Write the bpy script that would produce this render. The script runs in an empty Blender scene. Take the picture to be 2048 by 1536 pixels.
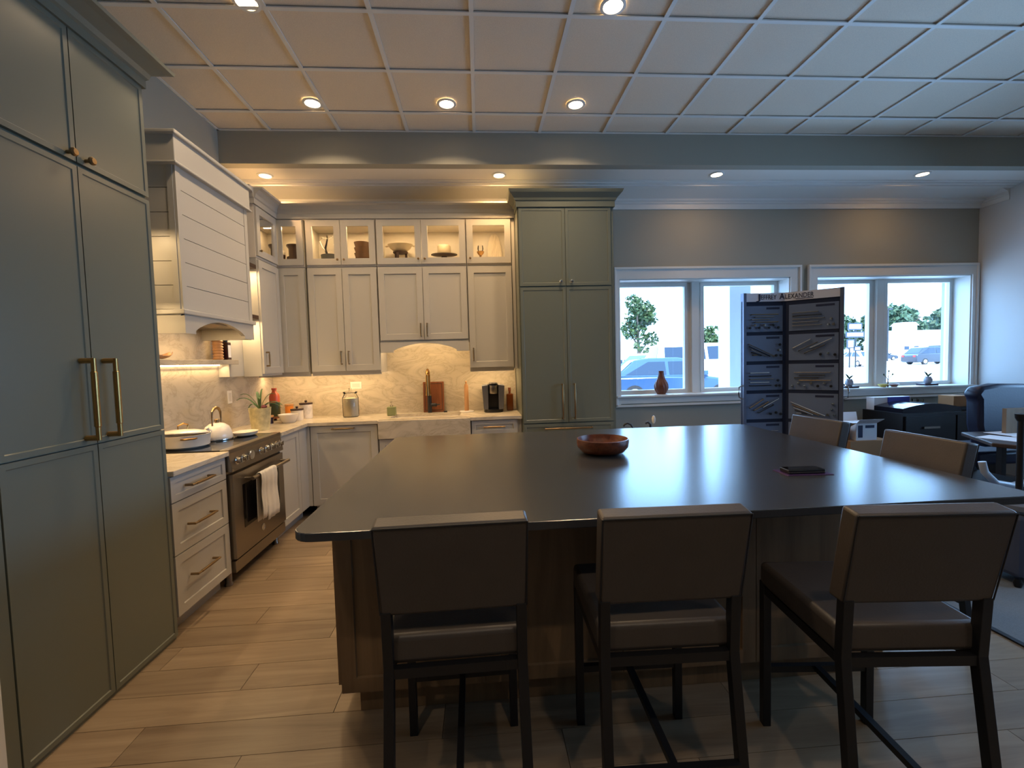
import bpy, bmesh, math, random
from mathutils import Vector, Matrix

random.seed(7)
PI = math.pi
scene = bpy.context.scene
C = scene.collection

# ------------------------------------------------------------------ camera
YAW, PITCH, ROLL, CAMZ = .0701, .0517, -.0269, 1.46
fw = Vector((math.sin(YAW) * math.cos(PITCH), math.cos(YAW) * math.cos(PITCH), -math.sin(PITCH)))
r0 = Vector((math.cos(YAW), -math.sin(YAW), 0))
u0 = r0.cross(fw)
ri = r0 * math.cos(ROLL) + u0 * math.sin(ROLL)
up = u0 * math.cos(ROLL) - r0 * math.sin(ROLL)
cd = bpy.data.cameras.new('camera')
cd.sensor_fit = 'HORIZONTAL'
cd.sensor_width = 36
cd.lens = 903 / 2048 * 36
cd.clip_start = .05
cd.clip_end = 600
cam = bpy.data.objects.new('camera', cd)
C.objects.link(cam)
cam.matrix_world = Matrix(((ri.x, up.x, -fw.x, 0), (ri.y, up.y, -fw.y, 0), (ri.z, up.z, -fw.z, CAMZ), (0, 0, 0, 1)))
scene.camera = cam

# ------------------------------------------------------------------ light
world = bpy.data.worlds.new('world')
scene.world = world
world.use_nodes = True
bgn = world.node_tree.nodes['Background']
bgn.inputs[0].default_value = (.30, .58, 1.0, 1)
bgn.inputs[1].default_value = 11.0
SUN = bpy.data.lights.new('sun', 'SUN')
SUN.energy = 12
SUN.angle = .01
SUN.color = (1, .95, .86)
so = bpy.data.objects.new('sun', SUN)
C.objects.link(so)
so.rotation_euler = (math.radians(38), math.radians(-14), 0)      # from behind the building, high


def area(name, loc, rot, sx, sy, energy, color, shape='RECTANGLE', portal=False, spread=PI):
    l = bpy.data.lights.new(name, 'AREA')
    l.shape = shape
    l.size = sx
    if shape in ('RECTANGLE', 'ELLIPSE'):
        l.size_y = sy
    l.energy = energy
    l.color = color
    l.spread = spread
    if portal:
        l.cycles.is_portal = True
    o = bpy.data.objects.new(name, l)
    C.objects.link(o)
    o.location = loc
    o.rotation_euler = rot
    return o


# window portals: the sky comes in through the openings
area('window_portal', (2.62, 5.42, 1.68), (-PI / 2, 0, 0), 2.0, 1.32, 1, (1, 1, 1), portal=True)
area('window_portal', (4.94, 5.42, 1.68), (-PI / 2, 0, 0), 1.96, 1.32, 1, (1, 1, 1), portal=True)
area('window_portal', (6.12, 2.0, 1.7), (0, PI / 2, 0), 1.5, 3.6, 1, (1, 1, 1), portal=True)  # sky portal of the added side window, out of view

scene.view_settings.view_transform = 'Standard'
scene.view_settings.look = 'None'
scene.view_settings.gamma = 1
scene.view_settings.use_curve_mapping = False
scene.view_settings.exposure = 0.0
WARM = (1.0, .60, .27)
WARM2 = (1.0, .68, .34)


# ------------------------------------------------------------------ materials
def lin(c):
    return tuple(((x / 255) / 12.92 if x <= 10 else (((x / 255) + .055) / 1.055) ** 2.4) for x in c)


def nd(nt, typ, **kw):
    n = nt.nodes.new(typ)
    for k, v in kw.items():
        setattr(n, k, v)
    return n


def mat(name, rgb, rough=.5, metal=0.0, spec=.5, noise=0.0, nscale=30, bump=0.0, bscale=200, stretch=(1, 1, 1), coat=0, emit=None, estr=0, trans=0, alpha=1, aniso=0):
    m = bpy.data.materials.new(name)
    m.use_nodes = True
    nt = m.node_tree
    b = nt.nodes['Principled BSDF']
    col = lin(rgb)
    b.inputs['Base Color'].default_value = (*col, 1)
    b.inputs['Roughness'].default_value = rough
    b.inputs['Metallic'].default_value = metal
    b.inputs['Specular IOR Level'].default_value = spec
    if name == 'charcoal_stone':
        b.inputs['IOR'].default_value = 1.6
    if coat:
        b.inputs['Coat Weight'].default_value = coat
        b.inputs['Coat Roughness'].default_value = .15
    if trans:
        b.inputs['Transmission Weight'].default_value = trans
    if emit:
        b.inputs['Emission Color'].default_value = (*emit, 1)
        b.inputs['Emission Strength'].default_value = estr
    tc = mp = None
    if noise or bump:
        tc = nd(nt, 'ShaderNodeTexCoord')
        mp = nd(nt, 'ShaderNodeMapping')
        mp.inputs['Scale'].default_value = stretch
        nt.links.new(tc.outputs['Object'], mp.inputs[0])
    if noise:
        n = nd(nt, 'ShaderNodeTexNoise')
        n.inputs['Scale'].default_value = nscale
        n.inputs['Detail'].default_value = 4
        nt.links.new(mp.outputs[0], n.inputs[0])
        r = nd(nt, 'ShaderNodeMapRange')
        r.inputs[1].default_value = .3
        r.inputs[2].default_value = .7
        r.inputs[3].default_value = 1 - noise
        r.inputs[4].default_value = 1 + noise
        nt.links.new(n.outputs[0], r.inputs[0])
        v = nd(nt, 'ShaderNodeVectorMath', operation='SCALE')
        v.inputs[0].default_value = col
        nt.links.new(r.outputs[0], v.inputs['Scale'])
        nt.links.new(v.outputs[0], b.inputs['Base Color'])
    if bump:
        n2 = nd(nt, 'ShaderNodeTexNoise')
        n2.inputs['Scale'].default_value = bscale
        n2.inputs['Detail'].default_value = 3
        nt.links.new(mp.outputs[0], n2.inputs[0])
        bp = nd(nt, 'ShaderNodeBump')
        bp.inputs['Strength'].default_value = bump
        bp.inputs['Distance'].default_value = .002
        nt.links.new(n2.outputs[0], bp.inputs['Height'])
        nt.links.new(bp.outputs[0], b.inputs['Normal'])
    return m


def wood(name, c1, c2, rough=.45, axis=0, scale=1.0, perobj=.12, bump=.15):
    """two-tone grain running along the given axis, tone shifted per object"""
    m = bpy.data.materials.new(name)
    m.use_nodes = True
    nt = m.node_tree
    b = nt.nodes['Principled BSDF']
    b.inputs['Roughness'].default_value = rough
    tc = nd(nt, 'ShaderNodeTexCoord')
    oi = nd(nt, 'ShaderNodeObjectInfo')
    add = nd(nt, 'ShaderNodeVectorMath', operation='ADD')
    sc = nd(nt, 'ShaderNodeVectorMath', operation='SCALE')
    cmb = nd(nt, 'ShaderNodeCombineXYZ')
    for i in range(3):
        nt.links.new(oi.outputs['Random'], cmb.inputs[i])
    sc.inputs['Scale'].default_value = 37.0
    nt.links.new(cmb.outputs[0], sc.inputs[0])
    nt.links.new(tc.outputs['Object'], add.inputs[0])
    nt.links.new(sc.outputs[0], add.inputs[1])
    mp = nd(nt, 'ShaderNodeMapping')
    s = [14 * scale] * 3
    s[axis] = 1.1 * scale
    mp.inputs['Scale'].default_value = s
    nt.links.new(add.outputs[0], mp.inputs[0])
    n = nd(nt, 'ShaderNodeTexNoise')
    n.inputs['Scale'].default_value = 1
    n.inputs['Detail'].default_value = 7
    n.inputs['Roughness'].default_value = .62
    n.inputs['Distortion'].default_value = .9
    nt.links.new(mp.outputs[0], n.inputs[0])
    cr = nd(nt, 'ShaderNodeValToRGB')
    cr.color_ramp.elements[0].position = .3
    cr.color_ramp.elements[1].position = .7
    cr.color_ramp.elements[0].color = (*lin(c2), 1)
    cr.color_ramp.elements[1].color = (*lin(c1), 1)
    nt.links.new(n.outputs[0], cr.inputs[0])
    r = nd(nt, 'ShaderNodeMapRange')
    r.inputs[3].default_value = 1 - perobj
    r.inputs[4].default_value = 1 + perobj
    nt.links.new(oi.outputs['Random'], r.inputs[0])
    v = nd(nt, 'ShaderNodeVectorMath', operation='SCALE')
    nt.links.new(cr.outputs[0], v.inputs[0])
    nt.links.new(r.outputs[0], v.inputs['Scale'])
    nt.links.new(v.outputs[0], b.inputs['Base Color'])
    bp = nd(nt, 'ShaderNodeBump')
    bp.inputs['Strength'].default_value = bump
    bp.inputs['Distance'].default_value = .002
    nt.links.new(n.outputs[0], bp.inputs['Height'])
    nt.links.new(bp.outputs[0], b.inputs['Normal'])
    return m


def marble(name, base, vein, rough=.22):
    m = bpy.data.materials.new(name)
    m.use_nodes = True
    nt = m.node_tree
    b = nt.nodes['Principled BSDF']
    b.inputs['Roughness'].default_value = rough
    tc = nd(nt, 'ShaderNodeTexCoord')
    mp = nd(nt, 'ShaderNodeMapping')
    mp.inputs['Rotation'].default_value = (.5, .7, .4)
    mp.inputs['Scale'].default_value = (1, 1, 2.2)
    nt.links.new(tc.outputs['Object'], mp.inputs[0])
    n = nd(nt, 'ShaderNodeTexNoise')
    n.inputs['Scale'].default_value = 2.6
    n.inputs['Detail'].default_value = 9
    n.inputs['Roughness'].default_value = .6
    n.inputs['Distortion'].default_value = 1.6
    nt.links.new(mp.outputs[0], n.inputs[0])
    cr = nd(nt, 'ShaderNodeValToRGB')
    e = cr.color_ramp.elements
    e[0].position, e[0].color = .38, (*lin(base), 1)
    e[1].position, e[1].color = .70, (*lin(base), 1)
    x = e.new(.485)
    x.color = (*lin(tuple(int(a * .93) for a in base)), 1)
    x = e.new(.505)
    x.color = (*lin(vein), 1)
    x = e.new(.53)
    x.color = (*lin(tuple(int(a * .95) for a in base)), 1)
    nt.links.new(n.outputs[0], cr.inputs[0])
    nt.links.new(cr.outputs[0], b.inputs['Base Color'])
    return m


def glass(name, tint=(1, 1, 1), refl=.12, rough=.02):
    m = bpy.data.materials.new(name)
    m.use_nodes = True
    nt = m.node_tree
    nt.nodes.remove(nt.nodes['Principled BSDF'])
    t = nd(nt, 'ShaderNodeBsdfTransparent')
    t.inputs[0].default_value = (*tint, 1)
    g = nd(nt, 'ShaderNodeBsdfGlossy')
    g.inputs['Roughness'].default_value = rough
    fr = nd(nt, 'ShaderNodeFresnel')
    fr.inputs[0].default_value = 1.45
    mu = nd(nt, 'ShaderNodeMath', operation='ADD')
    mu.inputs[1].default_value = refl - .04
    mx = nd(nt, 'ShaderNodeMixShader')
    nt.links.new(fr.outputs[0], mu.inputs[0])
    nt.links.new(mu.outputs[0], mx.inputs[0])
    nt.links.new(t.outputs[0], mx.inputs[1])
    nt.links.new(g.outputs[0], mx.inputs[2])
    nt.links.new(mx.outputs[0], nt.nodes['Material Output'].inputs[0])
    return m


def emis(name, rgb, s):
    m = bpy.data.materials.new(name)
    m.use_nodes = True
    nt = m.node_tree
    b = nt.nodes['Principled BSDF']
    b.inputs['Base Color'].default_value = (.8, .8, .8, 1)
    b.inputs['Emission Color'].default_value = (*rgb, 1)
    b.inputs['Emission Strength'].default_value = s
    return m


M = {}
M['floor'] = wood('oak_plank', (158, 138, 112), (124, 104, 82), .33, 0, 1.0, .14)
M['subfloor'] = mat('subfloor', (96, 76, 56), .8)
M['ceil'] = mat("acoustic_tile", (228, 216, 198), .9, noise=.06, nscale=160, bump=.5, bscale=260)
M['grid'] = mat('grid_metal', (226, 226, 222), .4)
M['wall'] = mat('greige_paint', (160, 158, 146), .75, bump=.06, bscale=300)
M['wallr'] = mat('lit_wall_paint', (206, 208, 208), .75, bump=.06, bscale=300)  # same wall paint lightened: brightness of the lit right wall put into its colour
M['soffit'] = mat('white_ceiling_paint', (232, 228, 220), .6)
M['trim'] = mat('white_trim_paint', (226, 226, 222), .38)
M['white'] = mat('white_lacquer', (180, 176, 166), .38)
M['whitein'] = mat('cabinet_interior', (208, 200, 186), .5)
M['green'] = mat('sage_green_lacquer', (106, 110, 98), .33)
M['gap'] = mat('shadow_gap', (18, 17, 15), .9)
M['brass'] = mat('brushed_brass', (178, 138, 82), .28, 1.0, noise=.06, nscale=80)
M['brassd'] = mat('antique_brass', (152, 128, 94), .35, 1.0)
M['steel'] = mat('stainless_steel', (150, 142, 132), .3, 1.0, noise=.03, nscale=6, stretch=(1, 1, 40))
M['chrome'] = mat('chrome', (215, 215, 215), .1, 1.0)
M['black'] = mat('black_plastic', (16, 16, 18), .35)
M['blackg'] = mat('black_glass', (10, 10, 12), .06)
M['dmetal'] = mat('black_metal', (22, 23, 27), .42)
M['marble'] = marble('quartzite', (200, 188, 166), (176, 163, 140))
M['island'] = mat('charcoal_stone', (50, 52, 56), .24, spec=.6, noise=.10, nscale=5, bump=.02, bscale=60)
M['walnut'] = wood('stained_wood', (142, 114, 82), (112, 88, 62), .5, 2, .8, .05)
M['dwood'] = wood('dark_wood', (72, 50, 36), (50, 34, 25), .5, 1)
M['redwood'] = wood('cherry_wood', (138, 84, 50), (106, 60, 34), .4, 2, 1.5)
M['lwood'] = wood('light_wood', (196, 150, 102), (164, 118, 76), .5, 2, 2)
M['bowl'] = wood('burl_wood', (132, 74, 46), (78, 40, 26), .35, 1, 2.2)
M['leather'] = mat('taupe_leather', (72, 65, 60), .42, noise=.05, nscale=12, bump=.25, bscale=140)
M['navy'] = mat('navy_leather', (14, 24, 54), .4, bump=.2, bscale=60)
M['carpet'] = mat('grey_carpet', (112, 116, 118), .95, noise=.16, nscale=260, bump=.8, bscale=300)
M['enamel'] = mat('white_enamel', (222, 214, 202), .18)
M['ceramic'] = mat('cream_ceramic', (220, 208, 190), .3)
M['towel'] = mat('linen_towel', (226, 220, 208), .9, noise=.08, nscale=90, stretch=(1, 12, .4), bump=.5, bscale=240)
M['glass'] = glass('window_glass', (1, 1, 1), .05)
M['cglass'] = glass('cabinet_glass', (.99, .99, .98), .05)
M['jar'] = glass('jar_glass', (.985, .985, .975), .045)
M['water'] = mat('pale_salt', (222, 210, 182), .8, noise=.08, nscale=200)
M['outlet'] = mat('outlet_plastic', (232, 226, 214), .35)
M['lamp'] = emis('lamp_lens', (1, .72, .42), 22)
M['strip'] = emis('light_strip', (1, .70, .38), 9)
M['asphalt'] = mat('pale_asphalt', (176, 178, 180), .9, noise=.05, nscale=2)
M['leaf'] = mat('leaf_green', (44, 64, 24), .6, noise=.3, nscale=3)
M['leafd'] = mat('far_leaf_green', (46, 70, 44), .7, noise=.3, nscale=1)
M['bark'] = mat('bark', (92, 76, 60), .9)
M['siding'] = mat('white_siding', (226, 228, 230), .8)
M['roofg'] = mat('grey_shingle', (150, 152, 156), .9)
M['cblue'] = mat('blue_car_paint', (34, 62, 96), .25, metal=.3, coat=.6)
M['cwhite'] = mat('white_car_paint', (232, 234, 236), .3, coat=.6)
M['cdark'] = mat('dark_car_paint', (12, 18, 34), .25, coat=.6)
M['cglassd'] = mat('car_window', (22, 34, 52), .08)
M['rubber'] = mat('tyre_rubber', (24, 24, 26), .8)
M['card'] = mat('cardboard', (170, 128, 88), .85)
M['paper'] = mat('white_paper', (228, 228, 230), .8)
M['felt'] = mat('board_navy_felt', (26, 38, 66), .8)
M['plate'] = mat('sample_plate_grey', (104, 120, 150), .5)
M['frame'] = mat('board_frame_metal', (120, 128, 150), .35, .7)
M['ink'] = mat('print_ink', (30, 38, 70), .6)


# ------------------------------------------------------------------ mesh helpers
ident = lambda u, v, z: (u, v, z)


def fback(Y):
    return lambda u, v, z: (u, Y - v, z)


def fleft(X):
    return lambda u, v, z: (X + v, u, z)


class MB:
    def __init__(s):
        s.bm = bmesh.new()

    def poly(s, vs, faces, F=ident):
        b = [s.bm.verts.new(F(*v)) for v in vs]
        for f in faces:
            try:
                s.bm.faces.new([b[i] for i in f])
            except ValueError:
                pass
        return s

    def box(s, x0, x1, y0, y1, z0, z1, F=ident):
        vs = [(x, y, z) for x in (x0, x1) for y in (y0, y1) for z in (z0, z1)]
        return s.poly(vs, [(0, 1, 3, 2), (4, 6, 7, 5), (0, 4, 5, 1), (2, 3, 7, 6), (0, 2, 6, 4), (1, 5, 7, 3)], F)

    def hexa(s, a, b, F=ident):
        """two quads a (4 pts) and b (4 pts) joined"""
        return s.poly(list(a) + list(b), [(0, 1, 2, 3), (7, 6, 5, 4), (0, 4, 5, 1), (1, 5, 6, 2), (2, 6, 7, 3), (3, 7, 4, 0)], F)

    def prism(s, pts, w0, w1, F=ident):
        """2d outline (a,b) extruded from w0 to w1; F gets (a,b,w)"""
        n = len(pts)
        vs = [(a, b, w0) for a, b in pts] + [(a, b, w1) for a, b in pts]
        fs = [tuple(range(n)), tuple(range(2 * n - 1, n - 1, -1))]
        fs += [(i, (i + 1) % n, n + (i + 1) % n, n + i) for i in range(n)]
        return s.poly(vs, fs, F)

    def lathe(s, prof, c=(0, 0, 0), seg=24, F=ident, sx=1, sy=1, open_=False):
        rows = []
        for r, z in prof:
            rows.append([s.bm.verts.new(F(c[0] + r * sx * math.cos(2 * PI * i / seg), c[1] + r * sy * math.sin(2 * PI * i / seg), c[2] + z)) for i in range(seg)])
        for a, b in zip(rows, rows[1:]):
            for i in range(seg):
                s.bm.faces.new((a[i], a[(i + 1) % seg], b[(i + 1) % seg], b[i]))
        if not open_:
            s.bm.faces.new(rows[0][::-1])
            s.bm.faces.new(rows[-1])
        return s

    def tube(s, path, r, seg=8, F=ident):
        path = [Vector(p) for p in path]
        rs = r if isinstance(r, (list, tuple)) else [r] * len(path)
        rows = []
        up_ = Vector((0, 0, 1))
        for i, p in enumerate(path):
            d = (path[min(i + 1, len(path) - 1)] - path[max(i - 1, 0)]).normalized()
            a = up_ if abs(d.dot(up_)) < .95 else Vector((1, 0, 0))
            x = d.cross(a).normalized()
            y = d.cross(x)
            rows.append([s.bm.verts.new(F(*(p + (x * math.cos(2 * PI * k / seg) + y * math.sin(2 * PI * k / seg)) * rs[i]))) for k in range(seg)])
        for a, b in zip(rows, rows[1:]):
            for i in range(seg):
                s.bm.faces.new((a[i], a[(i + 1) % seg], b[(i + 1) % seg], b[i]))
        s.bm.faces.new(rows[0][::-1])
        s.bm.faces.new(rows[-1])
        return s

    def door(s, F, a0, a1, z0, z1, t=.02, rail=.055, rec=.009, hole=False, v0=0.0, bev=.003):
        i0, i1, k0, k1 = a0 + rail, a1 - rail, z0 + rail, z1 - rail
        f = v0 + t
        o = [(a0, z0), (a1, z0), (a1, z1), (a0, z1)]
        q = [(i0, k0), (i1, k0), (i1, k1), (i0, k1)]
        w = [(i0 + bev, k0 + bev), (i1 - bev, k0 + bev), (i1 - bev, k1 - bev), (i0 + bev, k1 - bev)]
        vs = [(a, v0, z) for a, z in o] + [(a, f, z) for a, z in o] + [(a, f, z) for a, z in q]
        fs = [(i, (i + 1) % 4, 4 + (i + 1) % 4, 4 + i) for i in range(4)]
        fs += [(4 + i, 4 + (i + 1) % 4, 8 + (i + 1) % 4, 8 + i) for i in range(4)]
        if hole:
            vs += [(a, v0, z) for a, z in q]
            fs += [(8 + i, 8 + (i + 1) % 4, 12 + (i + 1) % 4, 12 + i) for i in range(4)]
            fs += [(12 + i, 12 + (i + 1) % 4, (i + 1) % 4, i) for i in range(4)]
        else:
            vs += [(a, f - rec, z) for a, z in w]
            fs += [(8 + i, 8 + (i + 1) % 4, 12 + (i + 1) % 4, 12 + i) for i in range(4)]
            fs += [(12, 13, 14, 15), (3, 2, 1, 0)]
        return s.poly(vs, fs, F)

    def arch(s, F, a0, a1, z0, z1, v0, v1, b0, b1, rise, n=14):
        """board a0..a1 x z0..z1 with an arched cut from b0 to b1 in its lower edge"""
        pts = [(a0, z0), (b0, z0)]
        for i in range(n + 1):
            t = i / n
            pts.append((b0 + (b1 - b0) * t, z0 + rise * (.22 + .78 * math.sin(PI * t) ** .8)))
        pts += [(b1, z0), (a1, z0), (a1, z1), (a0, z1)]
        # strips up to the top edge keep the faces planar and convex
        top = z1
        for (xa, za), (xb, zb) in zip(pts[:-3], pts[1:-2]):
            if xb - xa < 1e-6:
                continue
            s.hexa([(xa, v0, za), (xb, v0, zb), (xb, v0, top), (xa, v0, top)], [(xa, v1, za), (xb, v1, zb), (xb, v1, top), (xa, v1, top)], F)
        return s

    def build(s, name, m, parent=None, smooth=False, bevel=0, weld=False, subsurf=0, solid=0):
        if weld:
            bmesh.ops.remove_doubles(s.bm, verts=s.bm.verts, dist=1e-5)
        bmesh.ops.recalc_face_normals(s.bm, faces=s.bm.faces)
        me = bpy.data.meshes.new(name)
        off = OFF.get(parent.name) if parent is not None else None
        if off is not None:
            bmesh.ops.translate(s.bm, verts=s.bm.verts, vec=-off)
        s.bm.to_mesh(me)
        s.bm.free()
        ms = m if isinstance(m, str) else m
        me.materials.append(M[ms] if isinstance(ms, str) else ms)
        if smooth:
            for p in me.polygons:
                p.use_smooth = True
            me.set_sharp_from_angle(angle=.7)
        o = bpy.data.objects.new(name, me)
        C.objects.link(o)
        if parent is not None:
            o.parent = parent
            if off is not None:
                OFF[o.name] = off
        if solid:
            md = o.modifiers.new('solid', 'SOLIDIFY')
            md.thickness = solid
        if bevel:
            md = o.modifiers.new('bevel', 'BEVEL')
            md.width = bevel
            md.segments = 2
            md.limit_method = 'ANGLE'
            md.angle_limit = .6
        if subsurf:
            md = o.modifiers.new('sub', 'SUBSURF')
            md.levels = md.render_levels = subsurf
        return o


OFF = {}


def thing(name, label, cat, loc=(0, 0, 0), group=None, rz=0):
    o = bpy.data.objects.new(name, None)
    o.empty_display_size = .05
    C.objects.link(o)
    o.location = loc
    o.rotation_euler = (0, 0, rz)
    o['label'] = label
    o['category'] = cat
    if group:
        o['group'] = group
    OFF[o.name] = Vector(loc)
    return o


def local(o):
    OFF[o.name] = Vector((0, 0, 0))
    return o


def tag(o, label, cat, group=None):
    o['label'] = label
    o['category'] = cat
    if group:
        o['group'] = group
    return o


def struct(o):
    o['kind'] = 'structure'
    return o


def stuff(o):
    o['kind'] = 'stuff'
    return o


def dup(root, loc, rz, label, group=None):
    r = root.copy()
    C.objects.link(r)
    r.location = loc
    r.rotation_euler = (0, 0, rz)
    r['label'] = label
    if group:
        r['group'] = group
    for ch in list(root.children):
        c = ch.copy()
        C.objects.link(c)
        c.parent = r
        for g in ch.children:
            d = g.copy()
            C.objects.link(d)
            d.parent = c
    return r


def B(*a, F=ident):
    return MB().box(*a, F=F)


XL, XR, YB, ZC, ZS, YBEAM = -2.25, 6.0, 5.07, 3.56, 3.275, 4.27

# ------------------------------------------------------------------ structure
fl = struct(B(XL - .1, 2.61, -3.6, YB, -.05, -.012).build('floor', 'subfloor'))
# oak planks run across the room; joints 1.5 mm
pw, pl = .18, 1.22
row = 0
y = .62
while y < 4.55:
    off = (row * .47) % pl
    x = XL - off
    while x < 2.61:
        xa, xb = max(x, XL), min(x + pl, 2.61)
        if xb - xa > .04:
            mb = MB()
            mb.hexa([(xa + .0008, y + .0008, -.012), (xb - .0008, y + .0008, -.012), (xb - .0008, y + pw - .0008, -.012), (xa + .0008, y + pw - .0008, -.012)],
                    [(xa + .0012, y + .0012, 0), (xb - .0012, y + .0012, 0), (xb - .0012, y + pw - .0012, 0), (xa + .0012, y + pw - .0012, 0)])
            mb.build('plank', 'floor', fl)
        x += pl
    y += pw
    row += 1
B(XL, 2.61, -3.6, .62, -.012, 0).build('plank_field', 'floor', fl)
B(XL, 2.61, y, YB, -.012, 0).build('plank_field', 'floor', fl)
struct(B(2.61, XR + .1, -3.6, YB, -.05, .006).build('floor_carpet', 'carpet'))
struct(B(2.596, 2.624, -3.6, YB, 0, .009).build('trim_3', 'dmetal'))

# ceiling: mineral tiles in a metal grid
cl = struct(B(XL - .1, XR + .1, -3.6, YBEAM, ZC + .03, ZC + .08).build('ceiling', 'gap'))
xs = [.013 + .603 * i for i in range(-4, 11)]
ys = [YBEAM - .313 - .555 * i for i in range(0, 8)]
xs = [XL] + [x for x in xs if XL + .05 < x < XR - .05] + [XR]
yy = [YBEAM] + ys
for j in range(len(yy) - 1):
    for i in range(len(xs) - 1):
        B(xs[i] + .011, xs[i + 1] - .011, yy[j + 1] + .011, yy[j] - .011, ZC + .010, ZC + .024).build('ceiling_tile', 'ceil', cl)
B(XL, XR, -3.6, yy[-1] - .011, ZC + .004, ZC + .018).build('ceiling_field', 'ceil', cl)
g = MB()
for x in xs[1:-1]:
    g.box(x - .014, x + .014, yy[-1], YBEAM, ZC - .002, ZC + .006)
for v in yy[1:]:
    g.box(XL, XR, v - .014, v + .014, ZC - .0025, ZC + .0055)
g.box(XL, XL + .02, yy[-1], YBEAM, ZC - .001, ZC + .005)
g.box(XL, XR, YBEAM - .02, YBEAM, ZC - .001, ZC + .005)
stuff(g.build('ceiling_grid', 'grid', cl))

struct(B(XL, XR, YBEAM, YBEAM + .1, ZS, ZC + .03).build('beam', 'wall'))
struct(B(XL, XR, YBEAM + .1, YB + .1, ZS + .0005, ZS + .05).build('ceiling_soffit', 'soffit'))
struct(B(XL - .1, XL, -3.6, YB + .35, 0, ZC + .03).build('wall_left', 'wall'))
struct(B(XL - .1, XR + .1, -3.7, -3.6, 0, ZC + .03).build('wall_front', 'wall'))
# right wall with an added, unseen opening for fill daylight
w = MB()
w.box(XR, XR + .35, -3.6, .2, 0, ZC + .03)
w.box(XR, XR + .35, 3.8, YB + .35, 0, ZC + .03)
w.box(XR, XR + .35, .2, 3.8, 0, .95)
w.box(XR, XR + .35, .2, 3.8, 2.45, ZC + .03)
struct(w.build('wall_right', 'wallr'))
# back wall, 0.35 m thick, two openings
OP = [(1.60, 3.635), (3.96, 5.92)]
OZ0, OZ1 = 1.0, 2.345
w = MB()
w.box(XL, OP[0][0], YB, YB + .35, 0, ZC)
w.box(OP[0][1], OP[1][0], YB, YB + .35, 0, ZC)
w.box(OP[1][1], XR, YB, YB + .35, 0, ZC)
for a, b in OP:
    w.box(a, b, YB, YB + .35, 0, OZ0)
    w.box(a, b, YB, YB + .35, OZ1, ZC)
struct(w.build('wall_back', 'wall'))
struct(B(1.40, XR, YB - .015, YB, 0, .13).build('baseboard_back', 'trim'))
# wall end that shows at the lower left
struct(B(XL, -1.655, 1.42, 1.60, 0, ZC).build('wall_return', 'trim'))

GY = 5.30
CAS = [(1.545, 3.755), (3.85, 5.985)]
MUL = [2.58, 4.922]
for n, ((a, b), (c0, c1), mu) in enumerate(zip(OP, CAS, MUL)):
    root = bpy.data.objects.new('window_%d' % (n + 1), None)
    C.objects.link(root)
    root['kind'] = 'structure'
    OFF[root.name] = Vector((0, 0, 0))
    # casing: flat board with a raised outer bead on all four sides
    m = MB()
    for q in ((c0, a, .9, 2.475), (b, c1, .9, 2.475)):
        m.box(q[0], q[1], YB - .018, YB, q[2], q[3])
    m.box(a, b, YB - .018, YB, OZ1, 2.475)
    m.box(a, b, YB - .018, YB, .93, OZ0)
    m.build('casing', 'trim', root)
    m = MB()
    m.box(c0 - .004, c1 + .004, YB - .034, YB, 2.452, 2.478)
    m.box(c0 - .004, c0 + .02, YB - .034, YB, .9, 2.452)
    m.box(c1 - .02, c1 + .004, YB - .034, YB, .9, 2.452)
    m.box(c0 - .004, c1 + .004, YB - .034, YB, .893, .918)
    m.build('casing_bead', 'trim', root, bevel=.003)
    B(c0 + .005, c1 - .005, YB - .05, GY - .03, OZ0, OZ0 + .022).build('sill', 'trim', root, bevel=.004)
    m = MB()
    m.box(a, a + .012, YB, GY, OZ0, OZ1)
    m.box(b - .012, b, YB, GY, OZ0, OZ1)
    m.box(a, b, YB, GY, OZ1 - .012, OZ1)
    m.build('jamb', 'trim', root)
    # frame with stepped stops, mullion, two sashes with panes
    B(mu - .045, mu + .045, GY - .06, GY + .06, OZ0 + .02, OZ1 - .012).build('mullion', 'trim', root)
    B(mu - .075, mu + .075, GY - .02, GY + .05, OZ0 + .02, OZ1 - .012).build('mullion_stop', 'trim', root)
    for p0, p1 in ((a + .012, mu - .075), (mu + .075, b - .012)):
        f = MB()
        f.door(fback(GY + .03), p0, p1, OZ0 + .02, OZ1 - .012, t=.06, rail=.045, hole=True)
        f.build('sash', 'trim', root)
        f = MB()
        f.poly([(p0 + .045, GY + .01, OZ0 + .065), (p1 - .045, GY + .01, OZ0 + .065), (p1 - .045, GY + .01, OZ1 - .057), (p0 + .045, GY + .01, OZ1 - .057)], [(0, 1, 2, 3)])
        f.build('pane', 'glass', root)

# added side window in the right wall, out of view, bringing in fill daylight
root = bpy.data.objects.new('window_3', None)
C.objects.link(root)
root['kind'] = 'structure'
OFF[root.name] = Vector((0, 0, 0))
m = MB()
for v in (.2, 1.4, 2.6, 3.74):
    m.box(XR + .1, XR + .16, v, v + .06, .95, 2.45)
m.box(XR + .1, XR + .16, .2, 3.8, .95, 1.0)
m.box(XR + .1, XR + .16, .2, 3.8, 2.4, 2.45)
m.build('frame', 'trim', root)
MB().poly([(XR + .13, .26, 1.0), (XR + .13, 3.74, 1.0), (XR + .13, 3.74, 2.4), (XR + .13, .26, 2.4)], [(0, 1, 2, 3)]).build('pane', 'glass', root)

# crown moulding: a deep stepped profile under the soffit
prof = [(0, 0), (0, -.155), (.02, -.155), (.025, -.14), (.03, -.105), (.05, -.10), (.055, -.085), (.075, -.08), (.085, -.06),
        (.16, -.05), (.30, -.03), (.36, -.028), (.365, -.018), (.405, -.016), (.41, -.006), (.45, -.004), (.45, 0)]


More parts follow.
